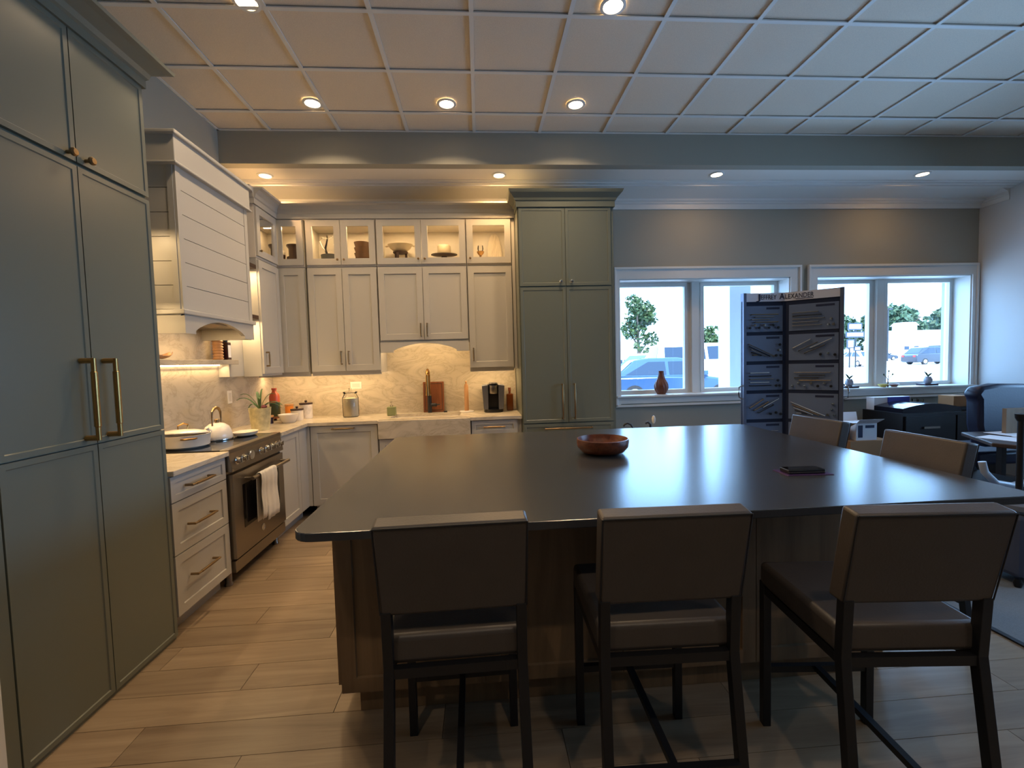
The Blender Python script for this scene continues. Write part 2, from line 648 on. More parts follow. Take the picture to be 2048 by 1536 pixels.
m = MB()
m.prism([(p, ZS + q) for p, q in prof], XL + .02, XR, F=lambda a, b_, w_: (w_, YB - a, b_))
struct(m.build('trim_1', 'trim'))
m = MB()
m.prism([(p * .3, ZS + q) for p, q in prof], 4.76, YB, F=lambda a, b_, w_: (XR - a, w_, b_))
struct(m.build('trim_2', 'trim'))

# ------------------------------------------------------------------ ceiling lights


def downlight(x, y, z, label, group, power, color=WARM2, r=.055, spread=2.3):
    t = thing('ceiling_light', label, 'light', (x, y, z), group)
    MB().lathe([(r + .022, 0), (r + .022, -.006), (r + .004, -.008), (r, 0)], (x, y, z), 28, open_=True).build('trim_ring', 'trim', t, smooth=True)
    MB().lathe([(.001, -.001), (r, -.001), (r, -.004), (.001, -.004)], (x, y, z), 24).build('lens', 'lamp', t)
    a = area('lamp_light', (0, 0, -.012), (0, 0, 0), r * 1.6, 0, power, color, 'DISK', spread=spread)
    a.parent = t
    return t


G1 = 'round recessed lights in the tiled ceiling'
for x, y, lb in ((-1.273, 3.83, 'round recessed light in tiled ceiling, by the hood corner'), (-.205, 3.815, 'round recessed light in tiled ceiling, middle one of the row along the beam'),
                 (.857, 3.80, 'round recessed light in tiled ceiling, nearest the windows in the row along the beam'), (-1.276, 2.81, 'round recessed light at top edge of photo above the green cupboard side'),
                 (.86, 2.76, 'round recessed light at top edge of photo above the wooden bowl')):
    downlight(x, y, ZC + .004, lb, G1, 10, (1, .72, .44))
for x, y, lb in ((-1.0, -.25, 'added unseen fill light behind the viewpoint, pantry side'), (.6, -.25, 'added unseen fill light behind the viewpoint, middle one'), (2.2, -.25, 'added unseen fill light behind the viewpoint, carpet side')):
    downlight(x, y, ZC + .004, lb, G1, 7.5, (1, .80, .60))  # added lights, never in view, that fill the dark foreground
G2 = 'round recessed lights in the lower plaster ceiling'
for x, y, lb in ((-1.974, 4.53, 'recessed light in lower white ceiling over the corner cabinets'), (.245, 4.51, 'recessed light in lower white ceiling beside the green tall cabinet crown'),
                 (2.433, 4.48, 'recessed light in lower white ceiling above the window with the vase'), (4.629, 4.46, 'recessed light in lower white ceiling nearest the right wall')):
    downlight(x, y, ZS, lb, G2, 14 if x < 1 else 3.5, WARM, .05, PI)

# ------------------------------------------------------------------ hardware


def bar_handle(F, a, z, L, parent, vertical=True, v=.02, so=.042, r=.006, rg=.008, m='brassd'):
    """posts, L-shaped ends and a thicker grip"""
    h = L / 2
    P = (lambda t, d: (a, v + d, z + t)) if vertical else (lambda t, d: (a + t, v + d, z))
    mb = MB()
    mb.tube([P(-h, 0), P(-h, so)], r * 1.25, 8, F)
    mb.tube([P(h, 0), P(h, so)], r * 1.25, 8, F)
    mb.tube([P(-h - r, so), P(-h * .72, so), P(-h * .70, so), P(h * .70, so), P(h * .72, so), P(h + r, so)], [r, r, rg, rg, r, r], 10, F)
    return mb.build('handle', m, parent, smooth=True)


def knob(F, a, z, parent, v=.02, s=1.0, m='brassd'):
    prof_ = [(.006, 0), (.006, .012), (.013, .017), (.014, .024), (.010, .029), (.001, .030)]
    mb = MB()
    seg = 14
    rows = []
    for r, d in prof_:
        rows.append([mb.bm.verts.new(F(a + r * s * math.cos(2 * PI * i / seg), v + d * s, z + r * s * math.sin(2 * PI * i / seg))) for i in range(seg)])
    for p, q in zip(rows, rows[1:]):
        for i in range(seg):
            mb.bm.faces.new((p[i], p[(i + 1) % seg], q[(i + 1) % seg], q[i]))
    mb.bm.faces.new(rows[-1])
    mb.bm.faces.new(rows[0])
    return mb.build('knob', m, parent, smooth=True)


# ------------------------------------------------------------------ left green pantry
t = thing('pantry_cabinet', 'tall sage green pantry cupboard with long brass handles, filling the left side', 'cabinet', (-1.97, 2.1, 0))
F = fleft(-1.70)
B(XL + .004, -1.70, 1.604, 2.512, 0, 2.98).build('body', 'green', t)
B(-1.70, -1.682, 1.604, 1.672, 0, 2.98).build('filler_strip', 'green', t)
B(-1.70, -1.69, 1.68, 2.51, 0, .018).build('toe_kick', 'green', t)
for (z0, z1, kind) in ((.02, 1.143, 'low'), (1.149, 2.335, 'mid'), (2.352, 2.905, 'up')):
    for i, (a0, a1) in enumerate(((1.678, 2.086), (2.091, 2.508))):
        d = MB().door(F, a0, a1, z0, z1, rail=.022, rec=.004, bev=.004).build('door', 'green', t)
        if kind == 'mid':
            bar_handle(F, (2.034, 2.150)[i], 1.343, .33, d, r=.0095, rg=.0125, so=.05, m='brass')
        if kind == 'up':
            knob(F, (2.046, 2.135)[i], 2.375, d, s=1.25)
gp0 = [(0, 2.905), (.012, 2.905), (.012, 2.945), (.022, 2.955), (.03, 2.98), (.075, 3.01), (.10, 3.02), (.104, 3.035)]
m = MB()
for (p0, z0), (p1, z1) in zip(gp0[:-1], gp0[1:]):
    m.poly([(-1.68 + p0, 1.604, z0), (-1.68 + p0, 2.512 + p0, z0), (-1.68 + p1, 2.512 + p1, z1), (-1.68 + p1, 1.604, z1)], [(0, 1, 2, 3)])
    m.poly([(-1.68 + p0, 2.512 + p0, z0), (XL + .004, 2.512 + p0, z0), (XL + .004, 2.512 + p1, z1), (-1.68 + p1, 2.512 + p1, z1)], [(0, 1, 2, 3)])
m.poly([(XL + .004, 1.604, 3.035), (-1.576, 1.604, 3.035), (-1.576, 2.616, 3.035), (XL + .004, 2.616, 3.035)], [(0, 1, 2, 3)])
m.build('crown', 'green', t, weld=True)

# ------------------------------------------------------------------ base cabinets, left run
FX = -1.70
F = fleft(FX)
t = thing('drawer_cabinet', 'white drawer cabinet with three brass-handled drawers between green pantry and range', 'cabinet', (-1.97, 2.79, 0))
B(XL + .004, FX, 2.52, 3.055, .10, .885).build('body', 'white', t)
B(XL + .006, FX - .06, 2.52, 3.055, 0, .10).build('toe_kick', 'white', t)
for z0, z1, zh in ((.738, .878, .808), (.447, .732, .585), (.108, .441, .293)):
    d = MB().door(F, 2.526, 3.05, z0, z1, rail=.036 if z1 - z0 < .2 else .05, rec=.008).build('drawer', 'white', t)
    bar_handle(F, 2.752, zh, .21, d, vertical=False)

t = thing('base_cabinet', 'white base cabinet with one recessed door right of the steel range', 'cabinet', (-1.97, 4.1, 0))
B(XL + .006, FX - .002, 3.845, 4.425, .10, .885).build('body', 'white', t)
B(XL + .006, FX - .06, 3.845, 4.46, 0, .10).build('toe_kick', 'white', t)
MB().door(F, 3.85, 4.25, .108, .878).build('door', 'white', t)
B(4.255, 4.43, 0, .02, .108, .878, F=F).build('corner_filler', 'white', t)

# back run
FY = 4.45
F = fback(FY)
t = thing('dishwasher', 'white panelled dishwasher front with a brass bar handle at its top', 'dishwasher', (-1.33, 4.75, 0))
B(-1.64, -1.005, FY, YB - .02, .10, .885).build('body', 'white', t)
B(-1.64, -1.005, FY + .06, FY + .08, 0, .10).build('toe_kick', 'white', t)
B(-1.70, -1.648, 0, .02, .108, .878, F=F).build('corner_filler', 'white', t)
d = MB().door(F, -1.640, -1.010, .108, .878, rail=.062).build('door', 'white', t)
bar_handle(F, -1.33, .853, .20, d, vertical=False, so=.03)
t = thing('sink_cabinet', 'white sink base cabinet with a stone apron front', 'cabinet', (-.55, 4.75, 0))
B(-.998, -.108, FY, FY + .02, .10, .72).build('body', 'white', t)
B(-.998, -.98, FY, YB - .02, .10, .885).build('side_panel', 'white', t)
B(-.126, -.108, FY, YB - .02, .10, .885).build('side_panel', 'white', t)
B(-.998, -.108, FY + .06, FY + .08, 0, .10).build('toe_kick', 'white', t)
for a0, a1 in ((-.994, -.556), (-.55, -.112)):
    d = MB().door(F, a0, a1, .108, .728).build('door', 'white', t)
    bar_handle(F, (-.59, -.516)[a0 > -.6], .62, .14, d)
B(-.998, -.108, -.02, .042, .735, .912, F=F).build('apron', 'marble', t, bevel=.003)
t = thing('base_cabinet', 'white narrow base cabinet under the coffee maker, drawer above a door', 'cabinet', (.13, 4.75, 0))
B(-.10, .398, FY, YB - .02, .10, .885).build('body', 'white', t)
B(-.10, .36, FY + .06, FY + .08, 0, .10).build('toe_kick', 'white', t)
d = MB().door(F, -.096, .356, .745, .878, rail=.04).build('drawer', 'white', t)
bar_handle(F, .125, .815, .20, d, vertical=False, so=.03)
d = MB().door(F, -.096, .356, .108, .738).build('door', 'white', t)
bar_handle(F, -.06, .62, .14, d)

# worktops
t = thing('countertop', 'short pale stone countertop between green pantry and range', 'countertop', (-1.95, 2.78, .885))
B(XL, -1.655, 2.518, 3.06, .886, .916).build('slab', 'marble', t, bevel=.004)
t = thing('countertop', 'pale veined stone countertop turning the corner under the white wall cabinets', 'countertop', (-1.0, 4.7, .885))
m = MB()
m.box(XL, -1.655, 3.84, 4.41, .886, .916)
m.box(XL, -.998, 4.41, YB, .886, .916)
m.box(-.998, -.92, 4.472, YB, .886, .916)
m.box(-.92, -.22, 4.472, 4.60, .886, .916)
m.box(-.92, -.22, 4.93, YB, .886, .916)
m.box(-.22, -.108, 4.472, YB, .886, .916)
m.box(-.108, .398, 4.41, YB, .886, .916)
m.build('slab', 'marble', t)
t = thing('sink', 'white undermount sink basin set in the stone countertop', 'sink', (-.57, 4.8, .70))
m = MB()
m.box(-.93, -.91, 4.59, 4.94, .70, .885)
m.box(-.23, -.21, 4.59, 4.94, .70, .885)
m.box(-.91, -.23, 4.59, 4.61, .70, .885)
m.box(-.91, -.23, 4.92, 4.94, .70, .885)
m.box(-.91, -.23, 4.61, 4.92, .70, .715)
m.build('basin', 'enamel', t)
MB().lathe([(.001, .715), (.035, .715), (.035, .72), (.001, .72)], (-.57, 4.8, 0), 20).build('drain', 'chrome', t)

bs = struct(B(XL, XL + .012, 2.52, YB, .916, 1.49).build('trim_4', 'marble'))
struct(B(XL, XL + .010, 2.52, 4.05, 1.49, 1.80).build('trim_7', 'marble'))
area('hood_lamp', (-2.02, 3.43, 1.77), (0, 0, 0), .05, .5, 3.0, WARM2)
m = MB()
m.box(XL + .012, .398, YB - .012, YB, .916, 1.72)
struct(m.build('trim_5', 'marble'))

# ------------------------------------------------------------------ range
t = thing('range_cooker', 'stainless steel range with knobs, oven window and towel on its bar handle', 'oven', (-1.95, 3.45, 0))
FR = -1.69
F = fleft(FR)
Y0, Y1 = 3.066, 3.838
B(XL + .02, FR, Y0, Y1, .13, .90).build('body', 'steel', t)
B(XL + .05, FR - .03, Y0 + .01, Y1 - .01, .90, .921).build('cooktop', 'blackg', t)
B(FR - .03, FR + .028, Y0, Y1, .895, .924).build('front_rail', 'steel', t, bevel=.004)
m = MB()
m.hexa([(Y0, 0, .775), (Y1, 0, .775), (Y1, 0, .895), (Y0, 0, .895)], [(Y0, .045, .775), (Y1, .045, .775), (Y1, .025, .895), (Y0, .025, .895)], F)
m.build('control_panel', 'steel', t)
for y_, rr in ((3.145, .021), (3.225, .021), (3.33, .031), (3.475, .021), (3.57, .021), (3.65, .021), (3.725, .021), (3.79, .021)):
    m = MB()
    if rr > .03:
        prf = [(rr * 1.1, 0), (rr * 1.1, .01), (rr, .014), (.001, .016)]
    else:
        prf = [(rr * 1.25, 0), (rr * 1.25, .004), (rr, .006), (rr * .85, .03), (.001, .032)]
    rows = [[m.bm.verts.new((FR + .035 + d_, y_ + r_ * math.cos(2 * PI * i / 18), .838 + r_ * math.sin(2 * PI * i / 18))) for i in range(18)] for r_, d_ in prf]
    for p, q in zip(rows, rows[1:]):
        for i in range(18):
            m.bm.faces.new((p[i], p[(i + 1) % 18], q[(i + 1) % 18], q[i]))
    m.bm.faces.new(rows[-1])
    k = m.build('clock_dial' if rr > .03 else 'control_knob', 'chrome', t, smooth=True)
    if rr < .03:
        B(FR + .06, FR + .072, y_ - .004, y_ + .004, .822, .856).build('pointer', 'chrome', k)
d = B(Y0 + .004, Y1 - .004, 0, .04, .185, .755, F=F).build('oven_door', 'steel', t, bevel=.004)
B(Y0 + .12, Y1 - .10, .036, .042, .36, .66, F=F).build('oven_window', 'blackg', d)
m = MB()
m.tube([(Y0 + .15, .095, .693), (Y1 - .03, .095, .693)], .0135, 14, F)
m.tube([(Y0 + .165, .03, .693), (Y0 + .165, .095, .693)], .010, 10, F)
m.tube([(Y1 - .045, .03, .693), (Y1 - .045, .095, .693)], .010, 10, F)
m.build('handle', 'steel', d, smooth=True)
m = MB()
rows = [[m.bm.verts.new((FR + .040 + d_, 3.44 + r_ * math.cos(2 * PI * i / 24), .272 + r_ * math.sin(2 * PI * i / 24))) for i in range(24)] for r_, d_ in [(.026, 0), (.026, .004), (.021, .005), (.02, .0035), (.001, .0035)]]
for p, q in zip(rows, rows[1:]):
    for i in range(24):
        m.bm.faces.new((p[i], p[(i + 1) % 24], q[(i + 1) % 24], q[i]))
m.build('round_badge', 'chrome', d, smooth=True)
B(Y0 + .004, Y1 - .004, 0, .03, .095, .172, F=F).build('kick_panel', 'steel', t)
for xx in (-1.73, -2.15):
    for y_ in (Y0 + .035, Y1 - .04):
        MB().lathe([(.026, 0), (.026, .012), (.021, .02), (.021, .13)], (xx, y_, 0), 16).build('leg', 'steel', t, smooth=True)

# towel draped over the handle: a folded sheet with soft pleats
t = thing('tea_towel', 'white linen towel folded over the oven door handle', 'towel', (-1.6, 3.4, .34))
hx = FR + .095


def sheet(y0, y1, zf, zb, ph):
    m = MB()
    n = 14
    prof_ = [(hx + .020, zf)] + [(hx + .020 + .004 * math.sin(i), zf + (.693 - zf) * i / 8) for i in range(1, 8)]
    prof_ += [(hx + .019 * math.cos(a), .695 + .019 * math.sin(a)) for a in (0, .5, 1.0, 1.57, 2.1, 2.6, PI)]
    prof_ += [(hx - .020, .693 - (.693 - zb) * i / 7) for i in range(1, 8)]
    rows = []
    for j in range(n + 1):
        s_ = j / n
        rows.append([m.bm.verts.new((px + .004 * math.sin(s_ * 15 + ph) * (1 if px > hx else .4), y0 + (y1 - y0) * s_ + (.693 - pz) * .05 * (s_ - .5), pz)) for px, pz in prof_])
    for a, b in zip(rows, rows[1:]):
        for i in range(len(a) - 1):
            m.bm.faces.new((a[i], a[i + 1], b[i + 1], b[i]))
    return m


sheet(3.375, 3.54, .345, .37, 0).build('front_fold', 'towel', t, smooth=True, solid=.006)
sheet(3.30, 3.40, .375, .36, 2).build('back_fold', 'towel', t, smooth=True, solid=.005)

# ------------------------------------------------------------------ hood
t = thing('range_hood', 'white shiplap range hood with arched apron over the cooker', 'hood', (-2.05, 3.43, 1.69))
HX = -1.85
HY0, HY1 = 3.0, 3.865
B(XL, HX - .012, HY0 + .012, HY1 - .012, 1.80, 2.92).build('body', 'white', t)
zz = 1.84
nb = 6
hb = (2.74 - zz) / nb
for i in range(nb):
    za, zb = zz + i * hb + .002, zz + (i + 1) * hb - .002
    B(HX - .012, HX, HY0 + .045, HY1 - .045, za, zb).build('shiplap_board', 'white', t)
    B(XL, HX - .045, HY0, HY0 + .012, za, zb).build('shiplap_board', 'white', t)
for y_ in (HY0, HY1 - .045):
    B(HX - .012, HX + .004, y_, y_ + .045, 1.80, 2.745).build('corner_board', 'white', t)
B(HX - .047, HX - .0125, HY0 - .004, HY0 + .012, 1.80, 2.745).build('corner_board', 'white', t)
m = MB()
m.box(XL, HX + .018, HY0 - .018, HY1 + .03, 2.74, 2.915)
m.build('top_frieze', 'white', t, bevel=.004)
m = MB()
m.box(XL, HX + .036, HY0 - .036, HY1 + .045, 2.905, 2.93)
m.build('top_cap', 'white', t, bevel=.006)
B(XL, HX + .03, HY0 - .03, HY1 + .04, 2.728, 2.744).build('frieze_bead', 'white', t, bevel=.005)
B(XL, HX + .022, HY0 - .022, HY1 + .022, 1.808, 1.838).build('ledge', 'white', t, bevel=.005)
F = fleft(HX)
MB().arch(F, HY0, HY1 - .0, 1.688, 1.808, -.02, .008, HY0 + .105, HY1 - .14, .10).build('arched_apron', 'white', t, weld=True)
B(XL, HX - .02, HY0, HY0 + .02, 1.688, 1.808).build('side_apron', 'white', t)
B(XL, HX - .02, HY1 - .02, HY1, 1.688, 1.808).build('side_apron', 'white', t)
B(XL + .02, HX - .02, HY0 + .02, HY1 - .02, 1.775, 1.80).build('hood_liner', 'steel', t)

# panel, long shelf and small side shelves on the left wall
struct(B(XL, -2.15, 4.05, 4.74, 1.385, 2.93).build('trim_6', 'white'))
t = thing('wall_shelf', 'long pale stone shelf on left wall behind the range, lit from below', 'shelf', (-2.18, 3.3, 1.49))
B(XL, -2.085, 2.52, 4.085, 1.492, 1.53).build('board', 'marble', t, bevel=.003)
B(XL + .013, XL + .03, 2.55, 4.04, 1.484, 1.492).build('light_strip', 'strip', t)
a = area('strip_light', (-.03, 0, -.02), (0, -.5, 0), .02, 1.45, 4, WARM2)
a.parent = t
G3 = 'small dark wood shelves beside the hood'
for n_, (ya, yb, z_, lb) in enumerate(((3.92, 4.283, 2.35, 'small dark wood shelf between hood and corner cabinet, upper one'), (3.92, 4.283, 1.895, 'small dark wood shelf between hood and corner cabinet, lower one'),
                                       (2.55, 2.96, 2.35, 'small dark wood shelf end showing between green pantry and hood'))):
    t = thing('side_shelf', lb, 'shelf', (-2.1, (ya + yb) / 2, z_), G3)
    B(XL if ya < 3 else -2.15, -1.99, ya, yb, z_, z_ + .035).build('board', 'dwood', t)
    MB().lathe([(.001, 0), (.022, 0), (.022, -.006), (.001, -.006)], (-2.07, (ya + yb) / 2 + (.05 if ya > 3 else 0), z_), 16).build('puck_light', 'strip', t)
    a = area('puck_lamp', (.03, .05 if ya > 3 else 0, -.012), (0, 0, 0), .04, 0, 3.0, WARM2, 'DISK')
    a.parent = t
# light above the near side of the hood, from the shelf beyond the pantry
for z_ in (1.895,):
    a = area('puck_lamp', (-2.07, 2.75, z_ - .012), (0, 0, 0), .04, 0, 3.0, WARM2, 'DISK')
    t = thing('side_shelf', 'small dark wood shelf hidden behind green pantry edge, lower one', 'shelf', (-2.1, 2.75, z_), G3)
    B(XL, -1.99, 2.55, 2.96, z_, z_ + .035).build('board', 'dwood', t)

# ------------------------------------------------------------------ wall cabinets
UY = 4.74
F = fback(UY)
Z0, ZM, ZT = 1.378, 2.455, 2.93
cols = [('corner', -2.0, -1.725, [(-1.993, -1.732)]), ('double', -1.705, -1.015, [(-1.700, -1.364), (-1.359, -1.020)]),
        ('over_sink', -1.01, -.105, [(-1.004, -.560), (-.555, -.111)]), ('end', -.10, .362, [(-.094, .356)])]
names = {'corner': 'single-door white wall cabinet in the kitchen corner', 'double': 'two-door white wall cabinet above the glass jar',
         'over_sink': 'short two-door white wall cabinet with arched valance above the sink', 'end': 'single-door white wall cabinet above the coffee maker'}
gnames = {'corner': 'lit glass-door cabinet in the corner holding dark stacked pots', 'double': 'lit two-door glass cabinet holding the pitcher and brown bowls',
          'over_sink': 'lit two-door glass cabinet holding the footed bowl and white crock', 'end': 'lit single-door glass cabinet holding the fluted plate'}
GL = 'lower white wall cabinets'
GU = 'upper lit glass-door cabinets'
for key, a0, a1, doors in cols:
    zlo = Z0 if key != 'over_sink' else 1.68
    xa = XL + .012 if key == 'corner' else a0
    t = thing('wall_cabinet', names[key], 'cabinet', ((a0 + a1) / 2, 4.9, zlo), GL)
    B(xa if key == 'corner' else a0, a1, UY, YB, zlo, ZM - .004).build('body', 'white', t)
    for i, (d0, d1) in enumerate(doors):
        d = MB().door(F, d0, d1, zlo + .022, ZM - .02, rail=.06).build('door', 'white', t)
        if key == 'corner':
            continue
        if key == 'end':
            bar_handle(F, d0 + .035, 1.535, .125, d, so=.03)
        elif key == 'double':
            bar_handle(F, d1 - .035 if i == 0 else d0 + .035, 1.535, .125, d, so=.03)
        else:
            bar_handle(F, d1 - .030 if i == 0 else d0 + .030, 1.80, .125, d, so=.03)
    if key == 'over_sink':
        MB().arch(F, a0, a1, 1.575, 1.682, -.02, .016, a0 + .13, a1 - .13, .092).build('arched_valance', 'white', t, weld=True)
    else:
        B(xa, a1, UY + .012, UY + .03, zlo - .022, zlo).build('light_rail', 'white', t)
        B(xa + .03, a1 - .02, UY + .05, UY + .07, zlo - .008, zlo).build('light_strip', 'strip', t)
    # glass-door box above
    t = thing('glass_cabinet', gnames[key], 'cabinet', ((a0 + a1) / 2, 4.9, ZM), GU)
    m = MB()
    xw = -2.10 if key == 'corner' else a0
    m.box(xw, xw + .018, UY, YB, ZM, ZT)
    m.box(a1 - .018, a1, UY, YB, ZM, ZT)
    m.box(xw + .018, a1 - .018, UY, YB, ZM, ZM + .055)
    m.box(xw + .018, a1 - .018, UY, YB, ZT - .05, ZT)
    m.box(xw + .018, a1 - .018, YB - .01, YB, ZM + .055, ZT - .05)
    m.build('carcass', 'whitein', t)
    fz = .012
    for i, (d0, d1) in enumerate(doors):
        d = MB().door(F, d0, d1, ZM + .018, ZT - .012, rail=.062, hole=True).build('door', 'white', t)
        MB().poly([(d0 + .062, .01, ZM + .08), (d1 - .062, .01, ZM + .08), (d1 - .062, .01, ZT - .074), (d0 + .062, .01, ZT - .074)], [(0, 1, 2, 3)], F).build('pane', 'cglass', d)
        if key == 'corner':
            continue
        kx = d0 + .03 if (key == 'end' or i == 1) else d1 - .03
        knob(F, kx, ZM + .066, d, s=.85, m='brassd')
        a = area('cabinet_lamp', (0, 0, 0), (0, 0, 0), d1 - d0 - .2, .02, 2.4, WARM2)
        a.location = ((d0 + d1) / 2, UY + .04, ZT - .056)
        a.parent = t
        a.location = Vector(a.location) - Vector(t.location)
    if key == 'corner':
        a = area('cabinet_lamp', Vector((-1.87, UY + .1, ZT - .056)) - Vector(t.location), (0, 0, 0), .12, .02, 1.4, WARM2)
        a.parent = t
# filler by the tall green cabinet
tag(B(.364, .398, UY - .0, YB - .013, 1.378, 2.93).build('filler_panel', 'white'), 'narrow white filler panel beside the tall green cabinet', 'panel')
# under-cabinet light
for nm, x0, x1, pw_ in (('strip_light', -2.2, -1.03, 4.2), ('strip_light', -.09, .35, 2.0)):
    area(nm, ((x0 + x1) / 2, UY + .075, Z0 - .012), (.35, 0, 0), x1 - x0, .02, pw_, WARM2)
area('strip_light', (-.56, UY + .05, 1.672), (.35, 0, 0), .8, .02, 3.4, WARM2)

# left leg of the corner
F2 = fleft(-1.99)
t = thing('wall_cabinet', 'narrow white wall cabinet on left wall beside the hood, brass handle', 'cabinet', (-2.1, 4.5, Z0), GL)
B(-2.148, -1.99, 4.29, 4.712, Z0, ZM - .004).build('body', 'white', t)
d = MB().door(F2, 4.296, 4.70, Z0 + .022, ZM - .02, rail=.06).build('door', 'white', t)
bar_handle(F2, 4.345, 1.535, .125, d, so=.03)
t = thing('glass_cabinet', 'narrow glass-door cabinet on left wall beside the hood', 'cabinet', (-2.1, 4.5, ZM), GU)
m = MB()
m.box(XL, -1.99, 4.29, 4.308, ZM, ZT)
m.box(XL, -1.99, 4.308, 4.712, ZM, ZM + .055)
m.box(XL, -1.99, 4.308, 4.712, ZT - .05, ZT)
m.box(XL, XL + .01, 4.308, 4.712, ZM + .055, ZT - .05)
m.build('carcass', 'whitein', t)
d = MB().door(F2, 4.296, 4.70, ZM + .018, ZT - .012, rail=.062, hole=True).build('door', 'white', t)
MB().poly([(4.358, .01, ZM + .08), (4.638, .01, ZM + .08), (4.638, .01, ZT - .074), (4.358, .01, ZT - .074)], [(0, 1, 2, 3)], F2).build('pane', 'cglass', d)
knob(F2, 4.33, ZM + .066, d, s=.85)
a = area('cabinet_lamp', (.0, .0, ZT - ZM - .056), (0, 0, 0), .02, .3, 1.4, WARM2)
a.parent = t

# crown on the white wall cabinets
t = thing('cabinet_crown', 'white crown moulding along the top of the white wall cabinets', 'moulding', (-1.0, 4.8, ZT))
cp = [(0, ZT), (.02, ZT), (.022, ZT + .045), (.032, ZT + .055), (.04, ZT + .085), (.07, ZT + .115), (.098, ZT + .125), (.10, ZT + .14), (0, ZT + .14)]
MB().prism(cp, -1.97, .398, F=lambda a, b_, w_: (w_, UY - a, b_)).build('front_run', 'white', t)
MB().prism(cp, 4.27, UY, F=lambda a, b_, w_: (-1.99 + a, w_, b_)).build('left_run', 'white', t)
MB().prism(cp, XL, -1.97, F=lambda a, b_, w_: (w_, 4.29 - a * .9, b_)).build('return_run', 'white', t)

# ------------------------------------------------------------------ tall green cabinet
t = thing('tall_cabinet', 'tall sage green cabinet with four doors and flared crown beside the windows', 'cabinet', (.87, 4.75, 0))
GX0, GX1, GF = .402, 1.345, 4.42
F = fback(GF)
B(GX0, GX1, GF, YB - .004, 0, 2.94).build('body', 'green', t)
for z0, z1, kind in ((.838, 2.165, 'mid'), (2.178, 2.925, 'up')):
    for i, (a0, a1) in enumerate(((GX0 + .012, .861), (.866, GX1 - .03))):
        d = MB().door(F, a0, a1, z0, z1, rail=.028, rec=.004, bev=.004).build('door', 'green', t)
        if kind == 'mid':
            bar_handle(F, (.805, .925)[i], 1.045, .335, d, r=.008, rg=.0095, so=.04, m='brassd')
        else:
            knob(F, (.812, .918)[i], 2.215, d, s=1.2, m='chrome')
for z0, z1 in ((.455, .826), (.10, .45)):
    d = MB().door(F, GX0 + .012, GX1 - .03, z0, z1, rail=.028, rec=.004).build('drawer', 'green', t)
    bar_handle(F, .86, z1 - .045, .46, d, vertical=False, r=.007, rg=.008, so=.035, m='brassd')
gp = [(0, 2.93), (.012, 2.93), (.012, 2.985), (.022, 2.99), (.03, 3.01), (.07, 3.05), (.078, 3.066), (.082, 3.078), (0, 3.078)]
m = MB()
m.prism(gp, GX0 - .0, GX1 + .0, F=lambda a, b_, w_: (w_, GF - .02 - a, b_))
for (p0, z0), (p1, z1) in zip(gp[:-2], gp[1:-1]):
    y0_, y1_ = GF - .02 - p0, GF - .02 - p1
    m.poly([(GX0 - p0, y0_, z0), (GX0 - p1, y1_, z1), (GX0 - p1, UY - .11, z1), (GX0 - p0, UY - .11, z0)], [(0, 1, 2, 3)])
    m.poly([(GX1 + p0, y0_, z0), (GX1 + p1, y1_, z1), (GX1 + p1, YB - .004, z1), (GX1 + p0, YB - .004, z0)], [(0, 1, 2, 3)])
    m.poly([(GX0 - p0, y0_, z0), (GX0 - p1, y1_, z1), (GX0, y1_, z1), (GX0, y0_, z0)], [(0, 1, 2, 3)])
    m.poly([(GX1 + p0, y0_, z0), (GX1 + p1, y1_, z1), (GX1, y1_, z1), (GX1, y0_, z0)], [(0, 1, 2, 3)])
m.poly([(GX0 - .082, GF - .102, 3.078), (GX1 + .082, GF - .102, 3.078), (GX1 + .082, YB - .004, 3.078), (GX0 - .082, YB - .004, 3.078)], [(0, 1, 2, 3)])
m.build('crown', 'green', t, weld=True)

# ------------------------------------------------------------------ island
t = thing('kitchen_island', 'large kitchen island, matte charcoal stone top over a stained wood base', 'island', (.7, 2.5, 0))
IX0, IX1, IY0, IY1 = -.62, 1.765, 1.84, 3.30
B(IX0 + .012, IX1, IY0 + .02, IY1, .105, .884).build('body', 'walnut', t)
B(IX0 + .075, IX1 - .02, IY0 + .04, IY1 - .07, 0, .105).build('toe_kick', 'walnut', t)
F = fback(IY0 + .02)
n = 4
wd = (IX1 - IX0 - .012) / n
for i in range(n):
    a0 = IX0 + .012 + i * wd
    MB().door(F, a0 + .0015, a0 + wd - .0015, .108, .882, rail=.06, rec=.012).build('panel', 'walnut', t)
for a0, a1 in ((IY0 + .03, 2.55), (2.555, IY1 - .005)):
    MB().door(lambda u, v, z: (IX0 + .012 - v, u, z), a0, a1, .125, .875, rail=.06).build('door', 'walnut', t)
cx0, cx1, cy0, cy1, rr = -.637, 2.045, 1.485, 3.39, .07
pts = []
for (cx_, cy_, a_) in ((cx1 - rr, cy1 - rr, 0), (cx0 + rr, cy1 - rr, PI / 2), (cx0 + rr, cy0 + rr, PI), (cx1 - rr, cy0 + rr, 1.5 * PI)):
    for k in range(7):
        an = a_ + k * PI / 12
        pts.append((cx_ + rr * math.cos(an), cy_ + rr * math.sin(an)))
MB().prism(pts, .886, .916).build('worktop', 'island', t, bevel=.004)


